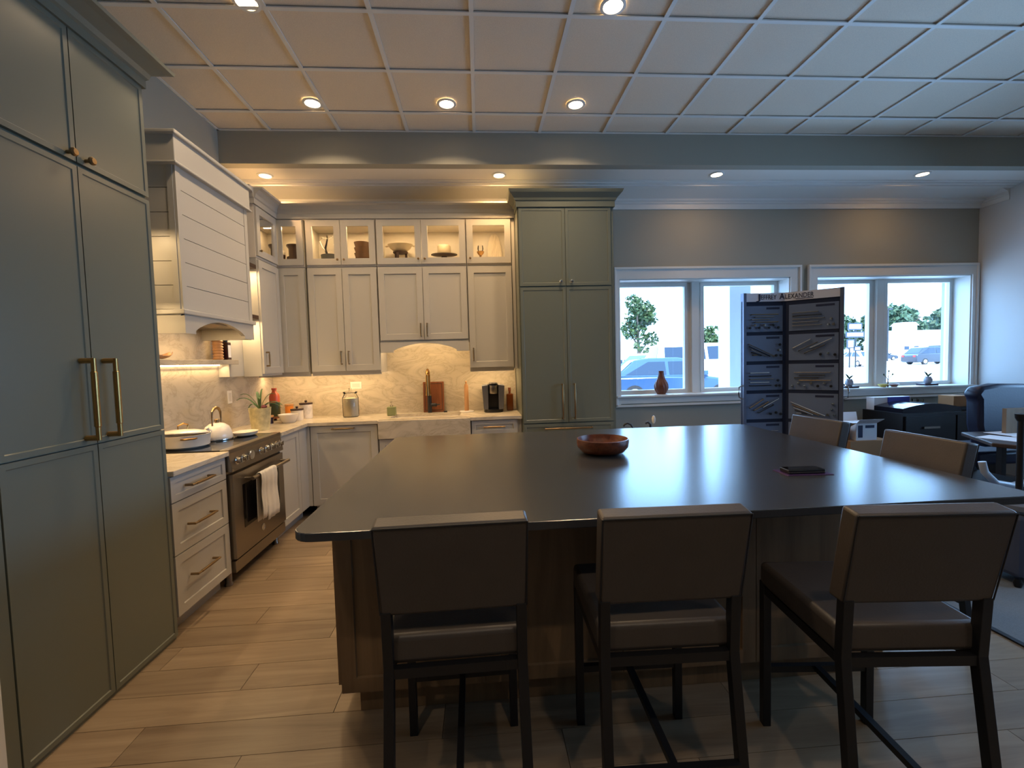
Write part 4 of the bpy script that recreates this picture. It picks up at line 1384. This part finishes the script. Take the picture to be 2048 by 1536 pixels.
tag(MB().tube([(4.325 + .07 * math.cos(a_), 5.10, ZSI + .072 + .07 * math.sin(a_)) for a_ in [i * 2 * PI / 24 for i in range(25)]], .003, 6).build('wire_ring', 'dmetal', smooth=True), 'thin dark wire ring standing on the sill behind the display board', 'ring')
t = thing('bud_sprig_vase', 'curled yellow bowl with a budding sprig on the far sill', 'ornament', (4.90, 5.10, ZSI))
MB().lathe([(.001, 0), (.03, 0), (.065, .035), (.06, .037), (.001, .012)], (4.84, 5.10, ZSI), 24, sy=.7).build('yellow_dish', mat('yellow_ceramic', (200, 180, 90), .4), t, smooth=True)
MB().lathe([(.001, 0), (.03, 0), (.06, .03), (.055, .032), (.001, .012)], (4.98, 5.10, ZSI), 24, sy=.7).build('pink_dish', mat('pinkish_wood', (150, 106, 90), .4), t, smooth=True)
m = MB()
m.tube([(4.90, 5.10, ZSI), (4.90, 5.10, ZSI + .10), (4.91, 5.10, ZSI + .18)], [.008, .004, .003], 6)
m.tube([(4.90, 5.10, ZSI + .09), (4.85, 5.10, ZSI + .145)], .003, 6)
m.tube([(4.90, 5.10, ZSI + .08), (4.955, 5.10, ZSI + .145)], .003, 6)
m.build('sprig', 'bark', t)
for q_ in ((4.91, .19), (4.845, .15), (4.96, .15)):
    MB().lathe([(.001, -.012), (.011, 0), (.001, .014)], (q_[0], 5.10, ZSI + q_[1]), 10).build('bud', 'leaf', t, smooth=True)

# ------------------------------------------------------------------ display board (two hinged wings)
t = thing('hardware_display_board', 'tall folding navy display board of cabinet handles in front of the windows', 'display', (2.73, 3.87, 0))
W0, W1, W2 = Vector((2.352, 3.90, 0)), Vector((2.735, 3.885, 0)), Vector((3.06, 3.60, 0))


def wing(P, Q):
    d_ = (Q - P)
    L_ = d_.length
    d_.normalize()
    n_ = Vector((d_.y, -d_.x, 0))      # towards the room

    def G(u, v, z):
        p = P + d_ * u + n_ * v
        return (p.x, p.y, z)
    return G, L_


random.seed(5)
for wi, (P, Q) in enumerate(((W0, W1), (W1, W2))):
    G, L_ = wing(P, Q)
    B(0, L_, -.02, 0, .06, 1.93, F=G).build('felt_panel', 'felt', t)
    B(-.0, .025, -.028, .022, .0, 2.0, F=G).build('upright', 'frame' if wi == 0 else 'felt', t) if wi == 0 else B(L_ - .03, L_, -.028, .022, 0, 2.0, F=G).build('upright', 'frame', t)
    B(.025 if wi == 0 else 0, L_ - (.0 if wi == 0 else .03), -.015, .01, 1.925, 2.0, F=G).build('header', mat('header_white', (222, 224, 238), .5), t)
    for r_ in range(7):
        z1 = 1.887 - .2615 * r_
        u0_, u1_ = (.032, L_ - .02) if wi == 0 else (.035, L_ - .036)
        pl_ = B(u0_, u1_, 0, .006, z1 - .23, z1, F=G).build('sample_plate', 'plate', t)
        B(u0_ + (u1_ - u0_) * .55, u1_ - .03, .006, .008, z1 - .032, z1 - .014, F=G).build('caption_strip', 'ink', pl_)
        kind = (r_ + wi * 2) % 4
        wpl = u1_ - u0_
        sets = []
        if kind == 0:
            for k in range(4):
                sets.append((.12 + .1 * (k % 2), .85 - .12 * (k % 3), .30 + .12 * k, .30 + .12 * k))
            dots = [(.08 + .13 * k, .92 - .12 * (k % 2)) for k in range(7)]
        elif kind == 1:
            for k in range(5):
                sets.append((.05 + .03 * k, .75 - .12 * k, .30 + .13 * k, .90 - .02 * k))
            dots = [(.9, .35), (.88, .6), (.8, .85), (.93, .85)]
        elif kind == 2:
            for k in range(5):
                sets.append((.08, .60 + .06 * (k % 3), .28 + .15 * k, .28 + .15 * k))
            dots = [(.85, .65), (.9, .9), (.8, .9)]
        else:
            for k in range(4):
                sets.append((.08 + .12 * k, .45 + .14 * k, .55 + .12 * (k % 3), .15 + .14 * (k % 3)))
            dots = [(.65, .85), (.8, .8), (.93, .88)]
        for (ua, ub, va, vb) in sets:
            pa = (u0_ + ua * wpl, z1 - .02 - va * .19)
            pb = (u0_ + ub * wpl, z1 - .02 - vb * .19)
            MB().tube([(pa[0], .004, pa[1]), (pa[0], .022, pa[1]), (pb[0], .022, pb[1]), (pb[0], .004, pb[1])], .0045, 6, F=G).build('sample_pull', random.choice(['dmetal', 'chrome', 'steel', 'dmetal', 'brassd']), pl_, smooth=False)
        for (ua, va) in dots:
            q_ = (u0_ + ua * wpl, z1 - .02 - va * .19)
            MB().lathe([(.006, .004), (.006, .014), (.012, .018), (.011, .026), (.001, .027)], (0, 0, 0), 8, F=lambda a, b_, c_, q_=q_, G=G: G(q_[0] + a, c_, q_[1] + b_)).build('sample_knob', random.choice(['dmetal', 'chrome', 'steel']), pl_)
# side pull handles and the spine
for (P, Q, u_) in ((W0, W1, 0), (W1, W2, 1)):
    G, L_ = wing(P, Q)
    x_ = -.0 if u_ == 0 else L_
    s_ = -1 if u_ == 0 else 1
    m = MB()
    m.tube([(x_, 0, 1.18), (x_ + s_ * .03, 0, 1.165), (x_ + s_ * .036, 0, 1.12), (x_ + s_ * .03, 0, 1.075), (x_, 0, 1.06)], .006, 8, F=G)
    m.build('side_pull', 'chrome', t, smooth=True)
B(W1.x - .02, W1.x + .02, W1.y - .008, W1.y + .012, .03, 1.925).build('spine', 'felt', t)
for p_ in (W0, W2, W1 + Vector((.02, .05, 0))):
    B(p_.x - .02, p_.x + .02, p_.y - .12, p_.y + .10, .006, .04).build('foot', 'dmetal', t)


def text(s, size, P, xd, parent, width=None, name='lettering', m='ink', ext=.0008):
    cu = bpy.data.curves.new(name, 'FONT')
    cu.body = s
    cu.size = size
    cu.extrude = ext
    cu.align_x = 'LEFT'
    o = bpy.data.objects.new('tmp', cu)
    C.objects.link(o)
    dg = bpy.context.evaluated_depsgraph_get()
    me = bpy.data.meshes.new_from_object(o.evaluated_get(dg))
    bpy.data.objects.remove(o)
    if width:
        w0 = max(v.co.x for v in me.vertices)
        me.transform(Matrix.Diagonal((width / w0, 1, 1, 1)))
    xd = Vector(xd).normalized()
    yd = Vector((0, 0, 1))
    zd = xd.cross(yd)
    mw = Matrix(((xd.x, yd.x, zd.x, P[0]), (xd.y, yd.y, zd.y, P[1]), (xd.z, yd.z, zd.z, P[2]), (0, 0, 0, 1)))
    off = OFF.get(parent.name)
    me.transform(Matrix.Translation(-off) @ mw)
    me.materials.clear()
    me.materials.append(M[m])
    ob = bpy.data.objects.new(name, me)
    C.objects.link(ob)
    ob.parent = parent
    return ob


# small capitals: large initials, smaller remaining letters, across the fold
G, L_ = wing(W0, W1)
d1 = (W1 - W0).normalized()
text('J', .074, G(.128, .0125, 1.940), d1, t, .028)
text('EFFREY', .060, G(.160, .0125, 1.942), d1, t, .142)
text('A', .078, G(.330, .0125, 1.942), d1, t, .045)
G, L2_ = wing(W1, W2)
d2 = (W2 - W1).normalized()
text('LEXANDER', .060, G(.004, .0125, 1.944), d2, t, .215)
B(.085, .215, .0105, .0115, 1.9335, 1.9385, F=G).build('tagline_strip', 'ink', t)

# ------------------------------------------------------------------ desk corner
t = thing('file_cabinet', 'low black two-drawer cabinet under the far window', 'cabinet', (4.9, 4.5, 0))
B(4.42, 5.60, 4.42, 4.92, .006, .79).build('body', 'dmetal', t)
for a0, a1 in ((4.44, 5.00), (5.02, 5.58)):
    for z0, z1 in ((.40, .76), (.04, .385)):
        d = B(a0, a1, 4.40, 4.42, z0, z1).build('drawer', 'dmetal', t)
        c_ = (a0 + a1) / 2
        B(c_ - .09, c_ + .09, 4.385, 4.40, z1 - .13, z1 - .11).build('pull', 'steel', d)
t = thing('printer', 'low black curved-top printer on the black cabinet', 'printer', (4.75, 4.6, .79))
m = MB()
m.prism([(4.45, .79), (5.12, .79), (5.12, .815)] + [(5.10 - .65 * i / 8, .83 + .055 * math.sin(PI * (i + .5) / 9)) for i in range(9)], 4.45, 4.80, F=lambda a, b_, w_: (a, w_, b_))
m.build('body', mat('glossy_black', (14, 18, 34), .12), t)
t = thing('letter_tray', 'white and blue letter tray at the back of the black cabinet', 'tray', (4.5, 4.87, .79))
B(4.46, 4.90, 4.81, 4.915, .7905, .93).build('tray', 'paper', t)
B(4.62, 4.88, 4.800, 4.81, .86, .93).build('blue_folder', mat('blue_folder', (60, 76, 190), .5), t)
t = thing('wooden_box', 'small tan wooden box on the black cabinet beside navy chair', 'box', (5.25, 4.6, .79))
B(5.14, 5.31, 4.55, 4.72, .83, .945).build('box', 'card', t, bevel=.003)
B(5.12, 5.56, 4.5, 4.85, .7905, .829).build('base_board', 'dmetal', t)
G8 = 'drinking glasses beside the tan box'
for k, (x_, y_) in enumerate(((5.02, 4.87), (5.09, 4.88))):
    o = MB().lathe([(.001, 0), (.028, 0), (.033, .10), (.031, .10), (.026, .006), (.001, .005)], (0, 0, 0), 16).build('drinking_glass', 'jar', smooth=True)
    o.location = (x_, y_, .791)
    tag(o, 'clear drinking glass behind the printer, ' + ('farther from the tan box', 'closer to the tan box')[k], 'glass', G8)

# cartons by the wall
def carton(x0, x1, y0, y1, z0, z1, m_, lb, flaps=False, prints=False, grp='cardboard cartons by the wall'):
    t_ = thing('carton', lb, 'box', ((x0 + x1) / 2, (y0 + y1) / 2, z0), grp)
    B(x0, x1, y0, y1, z0, z1).build('box', m_, t_)
    if flaps:
        m__ = MB()
        m__.hexa([(x0, y0, z1), (x1, y0, z1), (x1, y0 + .004, z1), (x0, y0 + .004, z1)], [(x0 - .02, y0 - .07, z1 + .05), (x1 + .02, y0 - .07, z1 + .05), (x1 + .02, y0 - .066, z1 + .05), (x0 - .02, y0 - .066, z1 + .05)])
        m__.build('flap', m_, t_)
        m__ = MB()
        m__.hexa([(x0, y1, z1), (x1, y1, z1), (x1, y1 - .004, z1), (x0, y1 - .004, z1)], [(x0, y1 + .02, z1 + .09), (x1, y1 + .02, z1 + .09), (x1, y1 + .016, z1 + .09), (x0, y1 + .016, z1 + .09)])
        m__.build('flap', m_, t_)
    if prints:
        B(x0 + .02, x0 + .07, y0 - .002, y0, z0 + .03, z1 - .02).build('printed_band', 'ink', t_)
        B(x0 + .10, x1 - .03, y0 - .002, y0, z1 - .05, z1 - .02).build('printed_band', 'ink', t_)
    return t_


carton(3.80, 4.28, 4.40, 4.75, .006, .30, 'card', 'brown carton at the bottom of the stack by the wall')
carton(3.84, 4.30, 4.42, 4.74, .301, .52, 'card', 'brown carton in the middle of the stack by the wall')
carton(3.93, 4.16, 4.45, 4.70, .521, .70, 'paper', 'white printed carton on top of the stack', True, True)
carton(3.66, 3.90, 4.50, 4.74, .521, .66, 'card', 'small open brown carton beside the white printed one', True)

# navy executive chair
t = thing('office_chair', 'navy blue high-back office chair by the right window', 'chair', (4.75, 3.75, .006))
oc = Vector((4.54, 3.72, 0))
m = MB()
for i in range(1):
    a_ = [(-.32, .62), (-.35, .80), (-.33, 1.02), (-.36, 1.07), (-.30, 1.13), (-.12, 1.15), (.18, 1.14), (.34, 1.06), (.38, .95), (.36, .62)]
    m.prism(a_, 0, .13, F=lambda a, b_, w_: (oc.x + a * .95, oc.y - .24 + w_ + .10 * (b_ - .6), b_))
m.build('backrest', 'navy', t, smooth=True, bevel=.03)
B(oc.x - .28, oc.x + .28, oc.y - .15, oc.y + .38, .44, .56).build('seat', 'navy', t, smooth=True, bevel=.03)
MB().tube([(oc.x, oc.y + .1, .12), (oc.x, oc.y + .1, .44)], .03, 12).build('gas_column', 'dmetal', t, smooth=True)
for k in range(5):
    a_ = k * 2 * PI / 5
    e_ = (oc.x + .30 * math.cos(a_), oc.y + .1 + .30 * math.sin(a_))
    l_ = MB().tube([(oc.x, oc.y + .1, .12), (e_[0], e_[1], .08)], [.025, .018], 8).build('star_leg', 'dmetal', t, smooth=True)
    MB().lathe([(.02, .006), (.026, .03), (.02, .056), (.001, .06)], (e_[0], e_[1], 0), 12).build('caster', 'black', l_, smooth=True)

# small meeting table with papers, in front of the navy chair
t = thing('side_desk', 'small desk with pale edge and papers at right edge of photo', 'desk', (4.3, 3.2, .006))
m = MB()
m.prism([(3.72, 3.02), (3.80, 2.86), (4.9, 2.78), (4.9, 3.44), (3.98, 3.46)], .735, .765)
m.build('top', 'dwood', t, bevel=.006)
for x_, y_ in ((4.15, 3.05), (4.15, 3.30), (4.8, 3.0), (4.8, 3.35)):
    B(x_ - .02, x_ + .02, y_ - .02, y_ + .02, .006, .735).build('leg', 'dmetal', t)
for k, (x_, y_, r_) in enumerate(((3.98, 3.12, .3), (4.16, 3.02, -.2), (4.2, 3.24, .1))):
    o = B(-.105, .105, -.148, .148, 0, .002).build('paper_sheet', 'paper')
    o.location = (x_, y_, .7655 + .0022 * k)
    o.rotation_euler = (0, 0, r_)
    tag(o, 'white paper sheet on the side desk, ' + ('nearest the island', 'lying in the middle', 'top one of the pile')[k], 'paper', 'paper sheets on the side desk')
t = thing('wooden_sample_block', 'brown wooden door sample standing on the side desk', 'sample', (4.1, 3.0, .766))
B(4.185, 4.42, 3.30, 3.33, .772, .97).build('block', 'walnut', t)

# light grey shell armchair with loop arms under the desk
t = thing('loop_arm_chair', 'dark seat with pale grey loop arm tucked under the side desk', 'chair', (3.75, 2.9, .006))
m = MB()
for s_ in (0,):
    cx_, cy_ = 3.58, 2.80
    m.tube([(cx_ - .20, cy_, .69), (cx_ - .19, cy_ - .01, .62), (cx_ - .12, cy_ - .02, .545), (cx_, cy_ - .02, .52), (cx_ + .13, cy_ - .02, .54)], .022, 12)
m.build('loop_arm', mat('pale_grey_plastic', (176, 182, 190), .3), t, smooth=True)
B(3.50, 3.92, 2.90, 3.32, .42, .50).build('seat', 'dmetal', t, bevel=.02)
m = MB()
m.hexa([(3.48, 3.26, .5), (3.9, 3.26, .5), (3.9, 3.30, .5), (3.48, 3.30, .5)], [(3.52, 3.34, .68), (3.86, 3.34, .68), (3.86, 3.37, .68), (3.52, 3.37, .68)])
m.build('backrest', 'navy', t)
for x_, y_ in ((3.53, 2.93), (3.89, 2.93), (3.53, 3.29), (3.89, 3.29)):
    m = MB()
    m.tube([(x_, y_, .42), (x_ + (x_ - 3.71) * .3, y_ + (y_ - 3.11) * .3, .006)], .013, 8)
    m.build('leg', 'chrome', t, smooth=True)
# pedestal stool close to the right edge
t = thing('pedestal_stool', 'grey pedestal with black pole at the right photo edge', 'stand', (3.45, 2.55, .006))
px_, py_ = 3.345, 2.55
MB().lathe([(.001, .45), (.15, .45), (.17, .47), (.17, .50), (.14, .515), (.001, .52)], (px_, py_, 0), 28).build('round_cap', mat('grey_fabric', (112, 118, 132), .8), t, smooth=True)
B(px_ - .15, px_ + .19, py_ - .12, py_ + .16, .06, .45).build('drum', mat('slate_panel', (70, 78, 100), .6), t, bevel=.03)
MB().tube([(px_ - .01, py_, .52), (px_ - .01, py_, 1.03)], .017, 10).build('pole', 'dmetal', t, smooth=True)
MB().lathe([(.018, 1.0), (.028, 1.02), (.03, 1.045), (.001, 1.05)], (px_ - .01, py_, 0), 14).build('pole_head', 'dmetal', t, smooth=True)
for x_, y_ in ((px_ - .13, py_ - .1), (px_ + .17, py_ - .1), (px_ - .13, py_ + .14), (px_ + .17, py_ + .14)):
    MB().lathe([(.016, .006), (.022, .03), (.016, .056), (.001, .06)], (x_, y_, 0), 12).build('caster', 'black', t, smooth=True)

# faucet samples on a low table beyond the island
t = thing('sample_table', 'low white display table beyond the island under the window', 'table', (1.42, 3.95, 0))
B(1.20, 1.72, 3.75, 4.15, .72, .745).build('top', 'trim', t)
for x_ in (1.22, 1.70):
    for y_ in (3.77, 4.13):
        B(x_ - .015, x_ + .015, y_ - .015, y_ + .015, 0, .72).build('leg', 'trim', t)
t = thing('sample_faucet', 'dark curved faucet sample just beyond the island edge', 'faucet', (1.30, 3.9, .745))
m = MB()
m.tube([(1.36, 3.9, .745), (1.345, 3.9, .82), (1.32, 3.9, .865), (1.29, 3.9, .878), (1.265, 3.9, .868), (1.255, 3.9, .85)], .009, 10)
m.tube([(1.36, 3.9, .80), (1.42, 3.9, .79)], .007, 8)
m.build('spout', 'dmetal', t, smooth=True)
t = thing('sample_faucet', 'short faucet sample with white bulb handle beyond the island', 'faucet', (1.50, 3.9, .745))
m = MB()
m.tube([(1.50, 3.9, .745), (1.50, 3.9, .86), (1.475, 3.9, .88), (1.455, 3.9, .87)], .011, 10)
m.build('body', 'dmetal', t, smooth=True)
MB().lathe([(.008, 0), (.016, .02), (.017, .045), (.01, .065), (.001, .07)], (1.53, 3.9, .868), 16).build('bulb_handle', 'enamel', t, smooth=True)

# ------------------------------------------------------------------ outside
struct(B(-30, 160, 5.45, 200, -.25, -.05).build('ground', 'asphalt'))
# porch post and porch beam just outside
struct(B(3.22, 3.50, 5.62, 5.90, -.05, 2.75).build('porch_column', 'siding'))
struct(B(-3, 12, 5.60, 5.92, 2.75, 3.1).build('porch_beam', 'siding'))
struct(B(-3, 12, 5.45, 6.0, 3.1, 3.2).build('porch_roof', 'siding'))


def car(x, y, rz, L, H, paint, lb, kind='hatch', grp='cars parked outside the windows'):
    t_ = local(thing('car', lb, 'car', (x, y, -.05), grp, rz))
    W = .88
    h = L / 2
    zb, zw = .22, H * .60
    if kind == 'van':
        body = [(-h, zb), (-h, zw * 1.05), (-h * .95, zw * 1.1), (h * .55, zw * 1.1), (h * .97, zw * .86), (h, zw * .5), (h, zb)]
        cab = [(-h * .93, zw * 1.1), (-h * .88, H - .03), (-h * .8, H), (h * .22, H), (h * .33, H - .05), (h * .55, zw * 1.1)]
    else:
        body = [(-h, zb + .1), (-h, zw * .85), (-h * .93, zw), (-h * .2, zw * 1.02), (h * .45, zw * .98), (h * .9, zw * .82), (h, zw * .62), (h, zb + .05), (h * .9, zb), (-h * .92, zb)]
        cab = [(-h * .90, zw), (-h * .62, H - .06), (-h * .40, H), (h * .02, H), (h * .14, H - .05), (h * .46, zw * .98)]
    MB().prism(body, -W, W, F=lambda a, b_, w_: (a, w_, b_)).build('body', paint, t_, smooth=True, bevel=.06)
    m_ = MB()
    n_ = len(cab)
    vs = [(a, -W * (.96 if b < zw * 1.12 else .80), b) for a, b in cab] + [(a, W * (.96 if b < zw * 1.12 else .80), b) for a, b in cab]
    fs = [tuple(range(n_)), tuple(range(2 * n_ - 1, n_ - 1, -1))] + [(i, (i + 1) % n_, n_ + (i + 1) % n_, n_ + i) for i in range(n_)]
    m_.poly(vs, fs)
    m_.build('cabin', paint, t_, smooth=True, bevel=.03)
    # side windows follow the cabin outline, split by a pillar
    x_a, x_b, x_c, x_d = cab[0][0] + .30, cab[2][0] + .02, cab[4][0] - .02, cab[-1][0] - .22
    zt = H - .12
    z_b = cab[0][1] + .06
    xm = (x_b + x_c) / 2
    for s_ in (-1, 1):
        def Q_(a, b, s_=s_):
            f_ = (b - cab[0][1]) / (H - .06 - cab[0][1])
            return (a, s_ * (W * (.96 - .16 * f_) + .012), b)
        for quad in (((x_a, z_b), (xm - .05, z_b), (xm - .08, zt), (x_b - .05, zt)), ((xm + .05, z_b), (x_d, z_b), (x_c, zt), (xm + .02, zt))):
            m_ = MB()
            m_.poly([Q_(a, b) for a, b in quad], [(0, 1, 2, 3)])
            m_.build('side_window', 'cglassd', t_)
    (xa_, za_), (xb_, zb_) = cab[-1], cab[-2]
    for nm, (p0, p1) in (('windshield', (cab[-1], cab[-2])), ('rear_window', (cab[0], cab[1]))):
        m_ = MB()
        e_ = .014 if nm == 'windshield' else -.014
        pts_ = []
        for f_, s_ in ((.1, -1), (.1, 1), (.92, 1), (.92, -1)):
            a = p0[0] + (p1[0] - p0[0]) * f_ + e_
            b = p0[1] + (p1[1] - p0[1]) * f_ + .012
            pts_.append((a, s_ * W * (.88 - .13 * f_), b))
        m_.poly(pts_, [(0, 1, 2, 3)])
        m_.build(nm, 'cglassd', t_)
    for xw in (-h * .62, h * .62):
        for s_ in (-1, 1):
            m_ = MB()
            m_.tube([(xw, s_ * (W - .20), .31), (xw, s_ * (W + .01), .31)], .31, 20)
            w_ = m_.build('wheel', 'rubber', t_, smooth=True)
            m_ = MB()
            m_.tube([(xw, s_ * (W + .005), .31), (xw, s_ * (W + .02), .31)], .20, 14)
            m_.build('hubcap', 'chrome', w_)
    for s_ in (-1, 1):
        m_ = MB()
        m_.box(x_d - .02, x_d + .14, s_ * W if s_ > 0 else -W - .17, W + .17 if s_ > 0 else -W, zw + .03, zw + .17)
        m_.build('wing_mirror', paint, t_, bevel=.02)
    for s_ in (-1, 1):
        B(-h - .012, -h + .02, s_ * .62 - .14, s_ * .62 + .14, zw * .72, zw * .9).build('tail_light', mat('tail_light_red', (150, 40, 36), .3), t_)
    return t_


car(6.35, 14.6, math.radians(-12), 4.2, 1.47, 'cblue', 'blue hatchback nearest the left window, right behind the vase')
car(7.6, 20.3, math.radians(195), 4.6, 1.68, 'cwhite', 'white car parked beyond the blue hatchback', 'hatch')
car(9.3, 17.2, math.radians(-8), 5.4, 1.98, 'cwhite', 'large white van with dark windshield beside the window mullion', 'van')
car(11.2, 36, math.radians(170), 4.4, 1.46, 'cwhite', 'white car cut off by the tall green cabinet', 'hatch')
car(38.5, 43.5, math.radians(80), 4.5, 1.55, 'cwhite', 'pale car facing the window, below the road signs')
car(46.5, 43.5, math.radians(0), 5.0, 1.78, 'cdark', 'dark blue suv crossing the lot in the right window')
car(66, 75, math.radians(10), 4.5, 1.5, 'cwhite', 'tiny pale car far off before the long low building')
car(62, 66, math.radians(0), 4.5, 1.5, 'cdark', 'tiny dark car far off under the light pole')


def tree(x, y, h, r, lb, n_=1500, leafm='leaf', ls=.16, trunk=.14, low=.25, seed=1, airy=1.0):
    rnd = random.Random(seed)
    t_ = thing('tree', lb, 'tree', (x, y, -.05))
    m_ = MB()
    m_.tube([(x, y, -.05), (x + .05, y, h * .35), (x - .04, y, h * .8)], [trunk, trunk * .7, trunk * .25], 8)
    for k in range(6):
        a_ = k * 1.1
        m_.tube([(x, y, h * (.28 + .06 * k)), (x + r * .6 * math.cos(a_), y + r * .6 * math.sin(a_), h * (.5 + .07 * k))], [trunk * .4, trunk * .1], 6)
    m_.build('trunk', 'bark', t_)
    m_ = MB()
    blobs = [(rnd.uniform(-.55, .55) * r, rnd.uniform(-.55, .55) * r, h * rnd.uniform(low + .15, .88), r * rnd.uniform(.25, .5)) for _ in range(16)]
    for k in range(n_):
        b_ = rnd.choice(blobs)
        d_ = Vector((rnd.gauss(0, 1), rnd.gauss(0, 1), rnd.gauss(0, 1))).normalized() * b_[3] * rnd.uniform(.6, 1.0)
        c_ = Vector((x + b_[0], y + b_[1], b_[2])) + d_
        u_ = Vector((rnd.gauss(0, 1), rnd.gauss(0, 1), rnd.gauss(0, 1))).normalized() * ls * rnd.uniform(.6, 1.2)
        v_ = u_.cross(Vector((rnd.gauss(0, 1), rnd.gauss(0, 1), rnd.gauss(0, 1)))).normalized() * ls * .6
        m_.poly([c_ - u_, c_ - v_, c_ + u_, c_ + v_], [(0, 1, 2, 3)])
    stuff(m_.build('crown', leafm, t_))
    return t_


tree(10.0, 28, 5.5, 1.5, 'airy green tree beside the white car in the left window', 1900, ls=.14, seed=3)
tree(22.5, 43, 4.4, 1.6, 'bushy green tree right of the mullion, beside the small barn', 1300, ls=.2, low=.15, seed=4)
for k, (x_, y_, h_, r_) in enumerate(((105, 106, 11, 6.5), (113, 119, 12.5, 7), (122, 106, 11.5, 6.5), (133, 119, 15, 8), (97, 119, 11, 7))):
    tree(x_, y_, h_, r_, ('far tree above the long roof, left of the cupola', 'far tree directly behind the roof cupola', 'far tree above the long roof, right of the cupola', 'tallest far tree at the right window edge', 'far tree at the left end of the long roof')[k], 2600, 'leafd', .9, .4, .05, 20 + k)


def house(x0, x1, y, ze, zr, lb, wins, gable=False, cupola=None):
    t_ = thing('house', lb, 'building', ((x0 + x1) / 2, y, -.05))
    B(x0, x1, y, y + 7, -.05, ze).build('wall', 'siding', t_)
    m_ = MB()
    if gable:
        xm = (x0 + x1) / 2
        m_.prism([(x0 - .2, ze), (x1 + .2, ze), (xm, zr)], y - .2, y + 7, F=lambda a, b_, w_: (a, w_, b_))
    else:
        m_.prism([(y - .4, ze), (y + 7.4, ze), (y + 3.5, zr)], x0 - .3, x1 + .3, F=lambda a, b_, w_: (w_, a, b_))
    m_.build('roof', 'roofg' if not gable else 'siding', t_)
    for (a0, a1, z0, z1) in wins:
        w_ = B(a0 - .06, a1 + .06, y - .06, y, z0 - .06, z1 + .06).build('window', 'trim', t_)
        B(a0, a1, y - .07, y - .055, z0, z1).build('pane', 'cglassd', w_)
    if cupola:
        cx_, cw, cz = cupola
        B(cx_ - cw, cx_ + cw, y + 2.5, y + 4.5, zr - 1.0, cz).build('cupola', 'siding', t_)
        m_ = MB()
        m_.prism([(cx_ - cw * 1.2, cz), (cx_ + cw * 1.2, cz), (cx_ + cw * .7, cz + .7), (cx_ - cw * .7, cz + .7)], y + 2.3, y + 4.7, F=lambda a, b_, w_: (a, w_, b_))
        m_.build('cupola_roof', 'roofg', t_)
    return t_


house(20.0, 28.0, 52, 2.9, 4.1, 'white single-storey house behind the airy tree', [(20.9, 21.6, 2.0, 2.6), (22.3, 23.4, 2.15, 2.75), (25, 26, 2.1, 2.7)])
house(30.6, 34.0, 56, 3.6, 4.9, 'small white gabled barn right of the bushy tree', [(31.6, 31.95, 2.7, 3.5), (32.2, 32.55, 2.7, 3.5)], gable=True)
house(80, 106, 82, 3.0, 5.4, 'long low white building with roof cupola in the right window', [(82, 83, 1.5, 2.2), (84, 85, 1.5, 2.2), (87, 90, 1.0, 2.2), (97, 98.5, 1.2, 2.3), (100, 101, 1.2, 2.3)], cupola=(85.5, 1.7, 6.3))

t = thing('road_sign', 'stacked rectangular road signs on two posts in the right window', 'sign', (35, 40, -.05))
for x_ in (34.55, 35.15):
    MB().tube([(x_, 40, -.05), (x_, 40, 4.2)], .06, 8).build('post', 'dmetal', t)
for a0, a1, z0, z1 in ((34.3, 35.7, 3.45, 4.1), (34.1, 35.9, 2.75, 3.3), (34.2, 34.95, 1.75, 2.6), (34.9, 35.6, 1.5, 1.95)):
    s_ = B(a0, a1, 39.9, 39.97, z0, z1).build('sign_panel', 'cdark', t)
    B(a0 + .12, a1 - .12, 39.88, 39.9, z0 + .12, z1 - .12).build('sign_face', 'siding', s_)
t = thing('light_pole', 'slim parking lot light pole with twin heads', 'lamp post', (57.5, 60, -.05))
MB().tube([(57.5, 60, -.05), (57.5, 60, 7.2)], .10, 8).build('pole', 'dmetal', t)
for s_ in (-1, 1):
    B(57.5 + s_ * .3 - .25, 57.5 + s_ * .3 + .25, 59.8, 60.2, 7.2, 7.4).build('lamp_head', 'dmetal', t)
